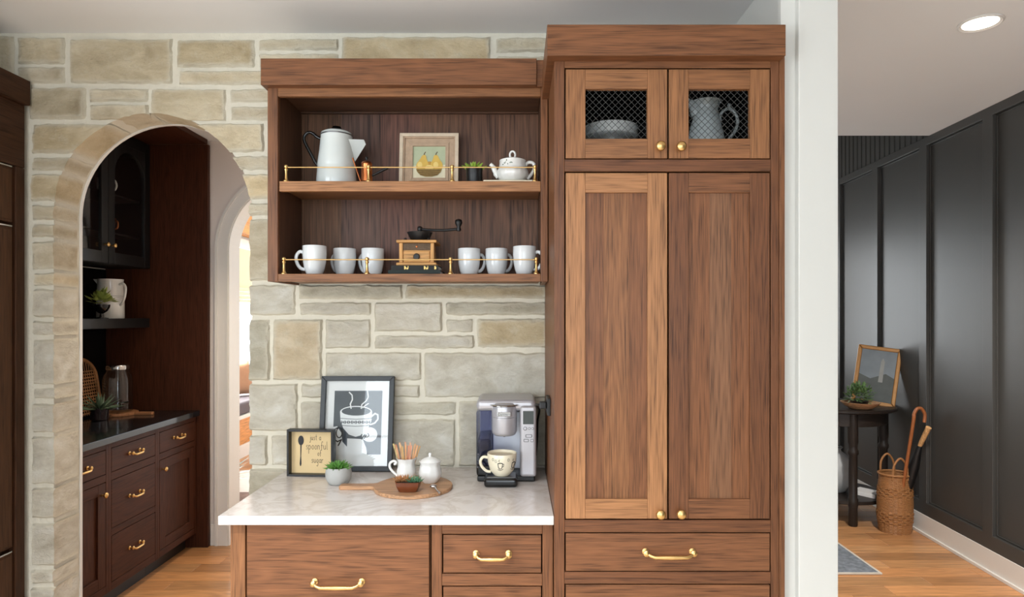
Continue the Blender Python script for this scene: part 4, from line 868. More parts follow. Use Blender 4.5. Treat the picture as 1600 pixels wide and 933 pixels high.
g = G(); ribbon(AE(0.13, 0.34, 0.06, 0.08, 14, 60, 400), 0.004, 0.0028, g); ribbon([A(0.02, 0.24), A(0.10, 0.20), A(0.18, 0.23), A(0.12, 0.14)], 0.005, 0.0028, g); ribbon([A(0.05, 0.40), A(0.12, 0.43), A(0.18, 0.40)], 0.004, 0.0028, g); g.obj('printed_outline', INK, k)
shape([A(0.30, 0.0), A(0.72, 0.0), A(0.70, 0.10), A(0.62, 0.24), A(0.30, 0.25)], 0.00355, 'painted_reflection', PWH, k)  # white reflection in the frame's glass, painted as a flat patch
G().box(-w / 2 + 0.019, w / 2 - 0.019, -0.0034, -0.0014, 0.019, h - 0.019).obj('glass_pane', GLASS, k)
B('backing', -w / 2 + 0.004, w / 2 - 0.004, 0.007, 0.0105, 0.004, h - 0.004, INK, k, bevel=0)

# small shadow-box sign
Yf = 2.505; w, h = 0.186, 0.184
k = thing('framed_sign', 'small black box frame sign with a spoon and lettering', 'sign', (PX(486.5, Yf), Yf, ZC), local=True, rot=(0, 0, R(-4)))
picture_frame(k, w, h, 0.0085, 0.034, BLACK, bevel=0.001)
shape([(-w / 2 + 0.007, 0.007), (w / 2 - 0.007, 0.007), (w / 2 - 0.007, h - 0.007), (-w / 2 + 0.007, h - 0.007)], 0.012, 'card', KRAFT, k, 0.002)
g = G(); g.prism(ell(-0.046, 0.137, 0.0115, 0.019), 0.0098, 0.0088); g.prism([(-0.0485, 0.12), (-0.0435, 0.12), (-0.0455, 0.075), (-0.044, 0.045), (-0.046, 0.036), (-0.0495, 0.036), (-0.051, 0.045), (-0.0485, 0.075)], 0.0098, 0.0088); g.obj('spoon_silhouette', INK, k)
GL = {'j': (0.35, [[(0.2, 1), (0.2, -0.5), (0.05, -0.8), (-0.1, -0.6)], [(0.2, 1.35), (0.22, 1.45)]]), 'u': (0.65, [[(0, 1), (0.02, 0.3), (0.2, 0), (0.42, 0.25), (0.45, 1)], [(0.45, 0.4), (0.52, 0)]]),
      's': (0.5, [[(0.4, 0.9), (0.2, 1), (0.05, 0.8), (0.2, 0.55), (0.38, 0.3), (0.25, 0.02), (0, 0.1)]]), 't': (0.5, [[(0.2, 1.7), (0.2, 0.15), (0.38, 0)], [(0, 1.1), (0.42, 1.1)]]),
      'a': (0.65, [[(0.45, 0.85), (0.25, 1), (0.03, 0.7), (0.03, 0.25), (0.22, 0), (0.45, 0.3)], [(0.47, 1), (0.45, 0.2), (0.55, 0)]]), 'p': (0.65, [[(0, 1), (0, -1)], [(0, 0.75), (0.25, 1), (0.48, 0.65), (0.42, 0.15), (0.2, 0), (0, 0.2)]]),
      'o': (0.62, [[(0.25, 1), (0.04, 0.75), (0.03, 0.25), (0.24, 0), (0.46, 0.25), (0.46, 0.75), (0.25, 1)]]), 'n': (0.65, [[(0, 1), (0, 0)], [(0, 0.7), (0.22, 1), (0.42, 0.8), (0.45, 0)]]),
      'f': (0.5, [[(0.48, 1.75), (0.3, 1.9), (0.18, 1.6), (0.18, -0.2)], [(0, 0.95), (0.42, 0.95)]]), 'l': (0.3, [[(0.08, 1.9), (0.08, 0.15), (0.22, 0)]]),
      'g': (0.65, [[(0.45, 0.85), (0.25, 1), (0.03, 0.7), (0.03, 0.3), (0.22, 0.05), (0.45, 0.3)], [(0.47, 1), (0.45, -0.6), (0.25, -0.95), (0.02, -0.7)]]), 'r': (0.45, [[(0, 1), (0, 0)], [(0, 0.65), (0.2, 0.98), (0.38, 0.9)]]), ' ': (0.45, [])}
g = G()
for word, cx_, zb_, sz in (('just a', 0.014, 0.139, 0.0125), ('spoonful', 0.020, 0.102, 0.0165), ('of', 0.030, 0.077, 0.0120), ('sugar', 0.022, 0.049, 0.0140)):
    wd = sum(GL[c][0] + 0.12 for c in word) * sz; xx = cx_ - wd / 2
    for c in word:
        for st in GL[c][1]: ribbon([(xx + a * sz, zb_ + b * sz) for a, b in st], 0.0013, 0.0098, g)
        xx += (GL[c][0] + 0.12) * sz
g.obj('lettering', INK, k)

# concrete pot with succulent
Yp = 2.385; x = PX(529, Yp)
k = thing('potted_succulent', 'green rosette succulent in a round grey concrete pot by the framed print', 'plant', (x, Yp, ZC))
G().lathe([(0.030, 0), (0.037, 0.004), (0.0465, 0.022), (0.0485, 0.040), (0.046, 0.058), (0.043, 0.064), (0.039, 0.064), (0.039, 0.052)], (x, Yp, ZC), 40).obj('pot', CONCRETE, k, smooth=50)
G().lathe([(0.0395, 0.052), (0.0395, 0.057), (1e-6, 0.060)], (x, Yp, ZC), 30).obj('soil', SOIL, k)
rosette(G(), (x, Yp, ZC + 0.056), 0.014, 11, 6, 0.044, 0.015, 12, 84, 0.35, 0.25).obj('leaves', GREEN, k, smooth=50)

# round serving board with handle
bc = Vector((PX(645.5, 2.31), 2.318)); br = 0.142; ZB = ZC + 0.014
pts = [(bc.x + br * math.cos(R(a)), bc.y + br * math.sin(R(a))) for a in range(-169, 170, 4)]
hx = PX(531, 2.318)
def rb_(a): return (bc.x - br * math.cos(R(a)), bc.y + br * math.sin(R(a)))
pts = pts + [(bc.x - 0.15, bc.y + 0.023), (hx + 0.006, bc.y + 0.021), (hx, bc.y + 0.015), (hx, bc.y - 0.015), (hx + 0.006, bc.y - 0.021), (bc.x - 0.15, bc.y - 0.023)]
G().prism(pts, ZC, ZB, 'xy').obj('serving_board', WH, None, (0.42, 0.235, 0.125), bevel=0.003, label='round wooden serving board with a straight handle on the pale counter', cat='board')
# amber bowl of succulents
Yb = 2.235; x = PX(638, Yb)
k = thing('succulent_bowl', 'amber glass bowl of small succulents at the front of the round board', 'plant', (x, Yb, ZB))
sq = lambda a, h: 1 / max(abs(math.cos(a)), abs(math.sin(a))) ** 0.55
G().lathe([(0.028, 0), (0.033, 0.003), (0.041, 0.020), (0.0445, 0.036), (0.0415, 0.036), (0.036, 0.016), (1e-6, 0.012)], (x, Yb, ZB), 48, sx=1.05, sy=0.72, wob=sq).obj('bowl', AMBER, k, smooth=45)
G().lathe([(0.036, 0.026), (0.037, 0.031), (1e-6, 0.033)], (x, Yb, ZB), 24, sx=1.0, sy=0.7).obj('soil', SOIL, k)
DRY = flat('dry_tan_leaf', (182, 128, 82), 0.6, var=0.25, vscale=60); PGR = flat('pale_green_leaf', (92, 138, 104), 0.5, var=0.3, vscale=60)
g = G()
for cx_ in (-0.030, -0.016, -0.002): rosette(g, (x + cx_, Yb + random.uniform(-0.008, 0.008), ZB + 0.030), 0.004, 8, 3, 0.034, 0.007, 38, 82, 0.3, 0.4)
g.obj('dry_leaves', DRY, k, smooth=40)
g = G()
for cx_ in (0.016, 0.031): rosette(g, (x + cx_, Yb + random.uniform(-0.006, 0.006), ZB + 0.030), 0.005, 8, 3, 0.029, 0.009, 35, 82, 0.35, 0.4)
g.obj('green_leaves', PGR, k, smooth=40)
# jug of stirrers
Yj = 2.395; x = PX(635, Yj)
k = thing('stirrer_jug', 'white scalloped jug with a scroll handle on the round board', 'jug', (x, Yj, ZB))
scal = lambda a, h: 1 + (0.05 * math.cos(a * 8) * (h - 0.05) / 0.036 if h > 0.05 else 0)
G().lathe([(0.026, 0), (0.030, 0.004), (0.036, 0.022), (0.036, 0.036), (0.031, 0.056), (0.032, 0.068), (0.038, 0.082), (0.0355, 0.082), (0.029, 0.066), (0.028, 0.05), (0.032, 0.03), (1e-6, 0.008)], (x, Yj, ZB), 64, wob=scal).obj('body', WARE, k, smooth=55)
G().tube(smooth_path([(x - 0.046, Yj, ZB + 0.056), (x - 0.040, Yj, ZB + 0.060), (x - 0.040, Yj, ZB + 0.066), (x - 0.050, Yj, ZB + 0.069), (x - 0.062, Yj, ZB + 0.060), (x - 0.062, Yj, ZB + 0.044), (x - 0.050, Yj, ZB + 0.028), (x - 0.034, Yj, ZB + 0.014)]), 0.0048, 10).obj('scroll_handle', WARE, k, smooth=60)
STK = (0.62, 0.36, 0.19); nst = 15
for i in range(nst):
    a = -1 + 2 * i / (nst - 1); yo = 0.016 * math.sin(i * 2.4)
    b_ = Vector((x + a * 0.014, Yj + yo * 0.5, ZB + 0.016)); t_ = Vector((x + a * 0.049, Yj + yo, ZB + 0.139 - 0.006 * (i % 3) - 0.004 * abs(a)))
    d = (t_ - b_).normalized(); sd = Vector((d.z, 0, -d.x)) * 0.0031
    g = G(); n_ = Vector((0, 0.0009, 0)); v = [p + sd * s_ + n_ * q for p in (b_, t_) for s_, q in ((-1, -1), (1, -1), (1, 1), (-1, 1))]
    g.add(v, [(0, 1, 2, 3), (7, 6, 5, 4), (0, 4, 5, 1), (1, 5, 6, 2), (2, 6, 7, 3), (3, 7, 4, 0)])
    g.obj('stir_stick', WV, None, tuple(c * random.uniform(0.8, 1.15) for c in STK), label='thin wooden stir stick standing in the white scalloped jug', cat='stir stick', group='stir sticks in the jug')
# lidded sugar pot and its spoon
Yg2 = 2.355; x = PX(672, Yg2)
k = thing('sugar_pot', 'white lidded sugar pot with a pointed knob on the round board', 'sugar pot', (x, Yg2, ZB))
fl = lambda a, h: 1 + 0.02 * math.cos(a * 8)
G().lathe([(0.026, 0), (0.029, 0.004), (0.040, 0.022), (0.042, 0.036), (0.037, 0.058), (0.035, 0.068), (0.041, 0.079), (0.039, 0.081), (0.033, 0.073)], (x, Yg2, ZB), 64, wob=fl).obj('body', WARE, k, smooth=55)
lid = G().lathe([(0.037, 0.077), (0.034, 0.083), (0.020, 0.091), (0.008, 0.094), (0.005, 0.096), (0.006, 0.106), (0.0045, 0.109), (1e-6, 0.1095)], (x, Yg2, ZB), 40).obj('lid', WARE, k, smooth=55)
zs_ = ZB + 0.004
k = thing('sugar_spoon', 'small silver spoon lying beside the sugar pot', 'spoon', (PX(680, 2.24), 2.24, ZB))
G().ball((PX(677, 2.26), 2.262, zs_ + 0.006), 0.013, 16, 10, (1, 0.8, 0.5)).obj('bowl', CHROME, k, smooth=60)
G().tube([(PX(679, 2.25), 2.252, zs_ + 0.006), (PX(682.5, 2.225), 2.222, zs_ + 0.003), (PX(686, 2.19), 2.198, zs_)], [0.003, 0.0022, 0.004], 8).obj('handle', CHROME, k, smooth=60)

# single-serve coffee machine
mx, my0, my1 = PX(791, 2.42), 2.40, 2.625
mw = 0.229; xl, xr = mx - mw / 2, mx + mw / 2; zt_m = ZC + 0.312
k = thing('coffee_machine', 'silver single cup coffee machine with smoked water tank by the tall cabinet', 'coffee machine', (mx, 2.5, ZC))
MACHINE = k
B('base', xl + 0.004, xr - 0.004, my0 + 0.012, my1, ZC, ZC + 0.022, BLACK, k, bevel=0.006)
B('drip_tray', xl + 0.034, xl + 0.158, 2.325, my0 + 0.02, ZC, ZC + 0.034, BLACKG, k, bevel=0.012, seg=4)
B('tray_grille', xl + 0.044, xl + 0.150, 2.335, my0 + 0.018, ZC + 0.0335, ZC + 0.036, SILVER_D, k, bevel=0.001)
B('back_column', xl + 0.060, xr - 0.058, 2.53, my1, ZC + 0.022, ZC + 0.25, flat('satin_silver', (214, 216, 222), 0.35, 0.3), k, bevel=0.004)
tk = B('water_tank', xl, xl + 0.058, my0 + 0.014, my1 - 0.01, ZC + 0.024, ZC + 0.270, SMOKE, k, bevel=0.010, seg=3); B('water', xl + 0.004, xl + 0.054, my0 + 0.02, my1 - 0.016, ZC + 0.03, ZC + 0.16, glass('tinted_water', (0.62, 0.64, 0.76)), tk, bevel=0.008)
B('tank_backing', xl + 0.003, xl + 0.055, my1 - 0.009, my1 - 0.003, ZC + 0.024, ZC + 0.27, SILVER, k); B('tank_base', xl + 0.002, xl + 0.056, my0 + 0.012, my1 - 0.01, ZC + 0.0225, ZC + 0.06, BLACKG, k, bevel=0.006)
B('right_tower', xr - 0.062, xr, my0 - 0.006, my1, ZC + 0.022, ZC + 0.290, SILVER, k, bevel=0.012, seg=4)
tp = B('top_housing', xl, xr, my0 + 0.01, my1, ZC + 0.268, zt_m, SILVER, k, bevel=0.020, seg=4)
hd = G().lathe([(0.038, 0.175), (0.044, 0.180), (0.048, 0.19), (0.048, 0.245)], (xl + 0.107, my0 + 0.035, ZC), 40, sx=1.0, sy=1.0).obj('brew_head', SILVER, k, smooth=40)
G().lathe([(0.0486, 0.2465), (0.0486, 0.285), (0.046, 0.293), (0.038, 0.299), (1e-6, 0.301)], (xl + 0.107, my0 + 0.032, ZC), 40).obj('brew_lid', SILVER, hd, smooth=40)
G().tube(smooth_path([(xl + 0.107 + 0.052 * math.cos(R(a)), my0 + 0.03 + 0.056 * math.sin(R(a)), ZC + 0.292) for a in range(180, 361, 20)]), 0.006, 10, flat=0.6).obj('lid_handle', CHROME, hd, smooth=50)
G().lathe([(0.004, 0.168), (0.008, 0.175)], (xl + 0.107, my0 + 0.03, ZC), 16).obj('nozzle', BLACK, hd)
B('name_plate', xl + 0.107 - 0.026, xl + 0.107 + 0.026, my0 - 0.021, my0 - 0.0125, ZC + 0.253, ZC + 0.270, CHROME, hd, bevel=0.002)
text_part('Cuisinart', 'plate_lettering', 0.0125, (xl + 0.107, my0 - 0.0214, ZC + 0.2615), SILVER_D, hd)
yf_ = my0 - 0.0062; cxp = xr - 0.031
B('display', cxp - 0.020, cxp + 0.020, yf_ - 0.001, yf_ + 0.002, ZC + 0.222, ZC + 0.272, flat('display_grey', (70, 76, 74), 0.2), k, bevel=0.001)
def btn(cx_, cz_, w_, h_, nm='button'):
    b = G().prism([(cx_ + sx_ * w_ + dx, cz_ + sz_ * h_ + dz) for sx_, sz_, dx, dz in ((-1, -1, 0.002, 0), (1, -1, -0.002, 0), (1, -1, 0, 0.002), (1, 1, 0, -0.002), (1, 1, -0.002, 0), (-1, 1, 0.002, 0), (-1, 1, 0, -0.002), (-1, -1, 0, 0.002))], yf_ - 0.0014, yf_ + 0.001).obj(nm, SILVER_D, k)
    G().prism([(cx_ - w_ * 0.72, cz_ - h_ * 0.62), (cx_ + w_ * 0.72, cz_ - h_ * 0.62), (cx_ + w_ * 0.72, cz_ + h_ * 0.62), (cx_ - w_ * 0.72, cz_ + h_ * 0.62)], yf_ - 0.0018, yf_ - 0.0013).obj('button_face', SILVER, b)
for dx, r in ((-0.012, 0.0075), (0.004, 0.005), (0.016, 0.005)):
    b = G().lathe([(r, -0.001), (r, 0.0012), (r * 0.7, 0.0016)], (cxp + dx, yf_, ZC + 0.206), 20, axis='y').obj('dial_button', SILVER_D, k); G().lathe([(r * 0.62, 0.0014), (r * 0.62, 0.0022)], (cxp + dx, yf_, ZC + 0.206), 16, axis='y').obj('button_face', SILVER, b)
btn(cxp + 0.002, ZC + 0.178, 0.013, 0.006); btn(cxp - 0.008, ZC + 0.161, 0.010, 0.006); btn(cxp + 0.014, ZC + 0.161, 0.006, 0.006)
# cup on the drip tray
Yk = 2.375; x = xl + 0.099; zk = ZC + 0.036
k = thing('cream_cup', 'cream coffee cup with small black cup drawings on the coffee machine tray', 'cup', (x, Yk, zk))
G().lathe([(0.028, 0), (0.031, 0.003), (0.045, 0.020), (0.053, 0.050), (0.0555, 0.082), (0.0545, 0.084), (0.053, 0.082), (0.050, 0.050), (0.042, 0.020), (1e-6, 0.010)], (x, Yk, zk), 48).obj('body', CREAM, k, smooth=60)
G().lathe([(0.0525, 0.0735), (1e-6, 0.0745)], (x, Yk, zk), 36).obj('coffee', flat('milky_coffee', (196, 178, 148), 0.3), k, smooth=60)
G().tube(smooth_path([(x - 0.052, Yk - 0.004, zk + 0.066), (x - 0.070, Yk - 0.006, zk + 0.068), (x - 0.080, Yk - 0.007, zk + 0.052), (x - 0.074, Yk - 0.006, zk + 0.032), (x - 0.058, Yk - 0.004, zk + 0.016), (x - 0.042, Yk - 0.002, zk + 0.012)]), 0.0055, 10).obj('handle', CREAM, k, smooth=60)
def on_cup(a, h):                                            # point on the cup's outer surface
    pr = [(0.020, 0.045), (0.050, 0.053), (0.082, 0.0555)]; r = 0.045
    for (h0, r0), (h1, r1) in zip(pr[:-1], pr[1:]):
        if h0 <= h <= h1: r = r0 + (r1 - r0) * (h - h0) / (h1 - h0)
    return (x + (r + 0.0004) * math.sin(a), Yk - (r + 0.0004) * math.cos(a), zk + h)
g = G()
def draw(pts, w=0.0009): g.tube([on_cup(a, h) for a, h in pts], w, 5)
for a0 in (-0.10, 0.95):
    draw([(a0 - 0.16, 0.052), (a0 - 0.14, 0.040), (a0 - 0.06, 0.033), (a0 + 0.08, 0.034), (a0 + 0.14, 0.042), (a0 + 0.17, 0.054)], 0.0013); draw([(a0 - 0.17, 0.053), (a0, 0.0555), (a0 + 0.17, 0.0545)], 0.0016); draw([(a0 + 0.17, 0.051), (a0 + 0.26, 0.052), (a0 + 0.24, 0.043), (a0 + 0.15, 0.041)]); draw([(a0 - 0.20, 0.031), (a0, 0.027), (a0 + 0.22, 0.033)]); draw([(a0 - 0.05, 0.059), (a0 - 0.09, 0.064), (a0 - 0.04, 0.068)])
for a0, hh in ((-0.62, 0.067), (0.48, 0.066), (-0.40, 0.062)):
    draw([(a0 + 0.07 * math.cos(t), hh + 0.005 * math.sin(t)) for t in [2 * PI * i / 10 for i in range(11)]], 0.0006)
g.obj('drawing', INK, k)
# outlet, plug and cord on the side of the tall cabinet
k = thing('power_outlet', 'black outlet strip on the side of the tall cabinet', 'outlet', (tx0, 2.24, 1.20))
B('plate', tx0 - 0.012, tx0 - 0.0005, 2.19, 2.30, 1.205, 1.265, BLACK, k, bevel=0.002)
k = MACHINE
pc = G().tube(smooth_path([(tx0 - 0.036, 2.25, 1.235), (tx0 - 0.05, 2.30, 1.228), (xr + 0.012, 2.44, 1.19), (xr + 0.008, 2.52, 1.13), (xr + 0.008, 2.57, 1.05), (xr + 0.004, 2.60, 0.98)]), 0.0042, 8).obj('power_cord', BLACK, k, smooth=60)
B('plug', tx0 - 0.038, tx0 - 0.0125, 2.235, 2.265, 1.222, 1.248, BLACK, pc, bevel=0.004)

# ================================================================== PANTRY OBJECTS
def foliage(g, c, n, rx, rz, L_, w, t=0.12, seed=1, el0=-10):
    rr = random.Random(seed)
    for i in range(n):
        a = rr.uniform(0, 2 * PI); el = R(rr.uniform(el0, 85)); rad = rr.uniform(0.35, 1.0)
        d = Vector((math.cos(a) * math.cos(el), math.sin(a) * math.cos(el), math.sin(el)))
        b = Vector(c) + Vector((d.x * rx * rad, d.y * rx * rad, d.z * rz * rad))
        d2 = (d + Vector((rr.uniform(-.7, .7), rr.uniform(-.7, .7), rr.uniform(-.3, .6)))).normalized()
        g.leaf(b, d2, L_ * rr.uniform(0.7, 1.2), w * rr.uniform(0.8, 1.2), t)
    return g
SHZ = 1.535
x, y = -2.592, 4.06
k = thing('striped_pitcher', 'tall white pitcher with fine stripes on the black pantry shelf', 'pitcher', (x, y, SHZ))
G().lathe([(0.076, 0), (0.079, 0.004), (0.078, 0.10), (0.074, 0.18), (0.072, 0.235), (0.074, 0.25), (0.071, 0.25), (0.068, 0.23), (0.07, 0.1), (1e-6, 0.02)], (x, y, SHZ), 40).obj('body', WARE, k, smooth=50)
G().prism([(x - 0.066, SHZ + 0.205), (x - 0.105, SHZ + 0.252), (x - 0.06, SHZ + 0.249)], y - 0.018, y + 0.018).obj('spout', WARE, k, bevel=0.005)
G().tube(smooth_path([(x + 0.070, y - 0.02, SHZ + 0.215), (x + 0.098, y - 0.03, SHZ + 0.222), (x + 0.118, y - 0.036, SHZ + 0.195), (x + 0.112, y - 0.034, SHZ + 0.14), (x + 0.094, y - 0.028, SHZ + 0.10), (x + 0.072, y - 0.02, SHZ + 0.085)]), 0.0075, 10).obj('handle', WARE, k, smooth=60)
for h in (0.118, 0.130, 0.142): G().lathe([(0.0755, h - 0.0012), (0.0782, h), (0.0755, h + 0.0012)], (x, y, SHZ), 40).obj('stripe', SILVER_D, k)
x, y = -2.505, 3.84
k = thing('footed_plant_bowl', 'leafy plant in a dark footed bowl on the black pantry shelf', 'plant', (x, y, SHZ))
G().lathe([(0.036, 0), (0.036, 0.004), (0.012, 0.010), (0.009, 0.03), (0.03, 0.045), (0.044, 0.07), (0.046, 0.085), (0.04, 0.085), (1e-6, 0.05)], (x, y, SHZ), 28).obj('bowl', BLACKG, k, smooth=50)
foliage(G(), (x, y, SHZ + 0.095), 75, 0.06, 0.055, 0.05, 0.032, seed=3, el0=0).obj('leaves', GREENO, k)
# glass drink jar on a round board
x, y = -2.545, 4.06; zj = 0.92
bj = [(x + 0.115 * math.cos(R(a)), y + 0.115 * math.sin(R(a))) for a in range(-30, 331, 6)]
bj = [(x + 0.115 * math.cos(R(a)), y + 0.115 * math.sin(R(a))) for a in range(9, 352, 6)] + [(x + 0.13, y - 0.018), (x + 0.225, y - 0.016), (x + 0.228, y), (x + 0.225, y + 0.016), (x + 0.13, y + 0.018)]
G().prism(bj, zj, zj + 0.018, 'xy').obj('jar_board', WH, None, (0.28, 0.13, 0.06), bevel=0.003, label='round wooden board with handle under the glass drink jar', cat='board')
zj += 0.018
k = thing('drink_jar', 'clear glass drink jar with metal lid and spigot on the pantry counter', 'jar', (x, y, zj))
G().lathe([(0.07, 0), (0.082, 0.006), (0.084, 0.02), (0.084, 0.20), (0.078, 0.235), (0.064, 0.258), (0.062, 0.28), (0.058, 0.28), (0.06, 0.256), (0.074, 0.23), (0.080, 0.198), (0.080, 0.02), (1e-6, 0.014)], (x, y, zj), 40).obj('body', GLASS, k, smooth=50)
G().lathe([(0.066, 0.272), (0.067, 0.276), (0.067, 0.296), (0.064, 0.3), (1e-6, 0.3005)], (x, y, zj), 40).obj('lid', CHROME, k, smooth=40)
G().tube([(x + 0.055, y - 0.062, zj + 0.06), (x + 0.075, y - 0.09, zj + 0.06), (x + 0.085, y - 0.105, zj + 0.045)], [0.012, 0.012, 0.008], 12).tube([(x + 0.075, y - 0.09, zj + 0.07), (x + 0.125, y - 0.085, zj + 0.074)], 0.006, 10).obj('spigot', CHROME, k, smooth=50)
g = G()
for h in (0.10, 0.13, 0.16): g.tube([(x + 0.0845 * math.sin(R(a)), y - 0.0845 * math.cos(R(a)), zj + h + 0.006 * math.sin(a / 12)) for a in range(-30, 51, 8)], 0.0022, 6)
g.obj('embossing', GLASS, k, smooth=60)
# agave and its dark glass pots, rattan tray behind
x, y = -2.565, 3.80
for i, (dx, dy, lab) in enumerate(((0.045, 0.045, 'grey green agave in a dark glass pot on the pantry counter'), (-0.02, -0.13, 'trailing green plant in a dark glass pot beside the stone pier'))):
    k = thing('potted_agave', lab, 'plant', (x + dx, y + dy, 0.92))
    G().lathe([(0.040, 0), (0.046, 0.004), (0.055, 0.07), (0.056, 0.075), (0.051, 0.075), (0.044, 0.012), (1e-6, 0.01)], (x + dx, y + dy, 0.92), 28).obj('pot', flat('dark_plum_glass', (38, 28, 32), 0.08, coat=0.5), k, smooth=45)
    if i == 0: rosette(G(), (x + dx, y + dy, 0.985), 0.012, 9, 4, 0.135, 0.022, 8, 75, 0.25, 0.3).obj('leaves', AGAVE, k, smooth=40)
    else: foliage(G(), (x + dx, y + dy, 0.99), 80, 0.07, 0.07, 0.05, 0.014, seed=9, el0=0).obj('leaves', GREEND, k)
k = thing('rattan_tray', 'arched rattan tray leaning on the black pantry backsplash', 'tray', (-2.652, 3.93, 0.926), local=True, rot=(R(0), R(-9), 0))
pts = [(-0.14, 0.012)] + [(0.14 * math.cos(R(a)), 0.24 + 0.12 * math.sin(R(a))) for a in range(180, -1, -12)] + [(0.14, 0.012)]
G().tube([(0, a, b) for a, b in pts], 0.011, 10).obj('rim', RATTAN, k, smooth=60)
g = G()
for i in range(-6, 7): g.tube([(0, i * 0.02, 0.008), (0, i * 0.02, 0.24 + 0.12 * math.sqrt(max(0, 1 - (i * 0.02 / 0.14) ** 2)))], 0.003, 6)
for j in range(14): g.tube([(0.003, -0.13, 0.02 + j * 0.02), (0.003, 0.13, 0.02 + j * 0.02)], 0.0035, 6)
g.obj('weave', RATTAN, k)
# cups behind the glass doors
k = thing('white_cup', 'white cup behind the black glass cupboard door', 'cup', (-2.56, 3.95, 2.313))
G().lathe([(0.03, 0), (0.042, 0.02), (0.045, 0.09), (0.042, 0.09), (0.03, 0.01), (1e-6, 0.008)], (-2.56, 3.95, 2.313), 24).obj('body', WARE, k, smooth=50)
G().tube(smooth_path([(-2.516, 3.94, 2.39), (-2.49, 3.94, 2.392), (-2.478, 3.94, 2.36), (-2.49, 3.94, 2.332), (-2.52, 3.94, 2.328)]), 0.006, 8).obj('handle', WARE, k, smooth=60)
k = thing('copper_cup', 'copper cup behind the black glass cupboard door', 'cup', (-2.55, 3.97, 2.073))
G().lathe([(0.028, 0), (0.034, 0.01), (0.045, 0.09), (0.042, 0.09), (0.03, 0.012), (1e-6, 0.01)], (-2.55, 3.97, 2.073), 24).obj('body', COPPER, k, smooth=50)
G().tube(smooth_path([(-2.51, 3.96, 2.145), (-2.485, 3.96, 2.14), (-2.485, 3.96, 2.10), (-2.515, 3.96, 2.09)]), 0.005, 8).obj('handle', COPPER, k, smooth=60)

# ================================================================== BENCH ROOM BEYOND THE ARCHED DOORWAY
bn = thing('window_bench', 'built-in wooden window bench with white edge and plinth', 'bench', (-3.3, 7.6, 0))
BW = (0.56, 0.24, 0.07)
B('front_panel', -3.03, -3.0, 5.2, 9.9, 0.141, 0.42, WY, bn, BW); B('plinth', -3.04, -2.985, 5.2, 9.9, 0, 0.14, TRIM, bn); B('seat_board', -3.598, -2.99, 5.2, 9.9, 0.421, 0.462, TRIM, bn); B('end_panel', -3.598, -3.03, 5.2, 5.22, 0, 0.42, WV, bn, BW)
B('bench_cushion', -3.595, -3.0, 5.22, 9.88, 0.463, 0.60, flat('grey_upholstery', (96, 90, 96), 0.9, bump=0.2), None, None, 0.03, seg=4, label='long grey upholstered cushion on the window bench', cat='cushion')
def pillow(c, s, rot, col, label):
    g = G(); n = 14
    for sgn in (1, -1):
        vs_ = [];
        for i in range(n + 1):
            for j in range(n + 1):
                u, v = -1 + 2 * i / n, -1 + 2 * j / n
                th = (max(0, (1 - u ** 4) * (1 - v ** 4))) ** 0.5
                vs_.append((sgn * th * 0.075, u * s / 2 * (1 - 0.06 * (1 - v * v)), s / 2 + v * s / 2 * (1 - 0.06 * (1 - u * u))))
        g.add(vs_, [(i * (n + 1) + j, i * (n + 1) + j + 1, (i + 1) * (n + 1) + j + 1, (i + 1) * (n + 1) + j) for i in range(n) for j in range(n)])
    o = g.obj('throw_pillow', flat('woven_' + col[0], col[1], 0.95, bump=0.3), None, smooth=70, origin=(0, 0, 0), label=label, cat='pillow'); o.location = c; o.rotation_euler = rot
pillow((-3.28, 7.52, 0.612), 0.40, (0, R(-12), R(-30)), ('tan', (178, 136, 106)), 'tan throw pillow standing on the window bench')
rs = thing('roman_shade', 'cream woven roman shade over the bench window', 'shade', (-3.55, 8.2, 1.72))
SHADE = flat('woven_shade', (226, 208, 176), 0.9, var=0.12, vscale=80, bump=0.3)
B('panel', -3.562, -3.552, 7.0, 9.4, 1.9, 2.43, SHADE, rs)
for i in range(4): B('fold', -3.56, -3.52 + 0.006 * i, 7.0, 9.4, 1.72 + i * 0.05, 1.765 + i * 0.05, SHADE, rs, bevel=0.012)
B('wood_valance', -3.6, -3.45, 5.0, 9.99, 2.60, 2.94, WY, None, BW, label='warm wooden beam over the bench window', cat='beam')
rg = B('area_rug', -2.75, -1.2, 4.75, 6.35, 0.001, 0.010, flat('pale_rug', (226, 218, 212), 0.95, var=0.1, vscale=20, bump=0.3), None, None, 0.002, label='pale rug with brown border beyond the arched doorway', cat='rug')
B('border', -2.75, -1.2, 4.75, 5.55, 0.0102, 0.0112, flat('brown_rug_border', (128, 104, 96), 0.95, var=0.6, vscale=14), rg, bevel=0)
k = thing('floor_plant', 'dark leafy plant on the floor beyond the arched doorway', 'plant', (-2.62, 5.6, 0.012))
G().lathe([(0.09, 0), (0.11, 0.01), (0.12, 0.14), (0.11, 0.14), (1e-6, 0.12)], (-2.62, 5.6, 0.012), 24).obj('pot', CONCRETE, k, smooth=40)
g = G(); rosette(g, (-2.62, 5.6, 0.13), 0.03, 12, 4, 0.30, 0.05, 5, 75, 0.1, 0.3); g.obj('leaves', GREEND, k, smooth=30)

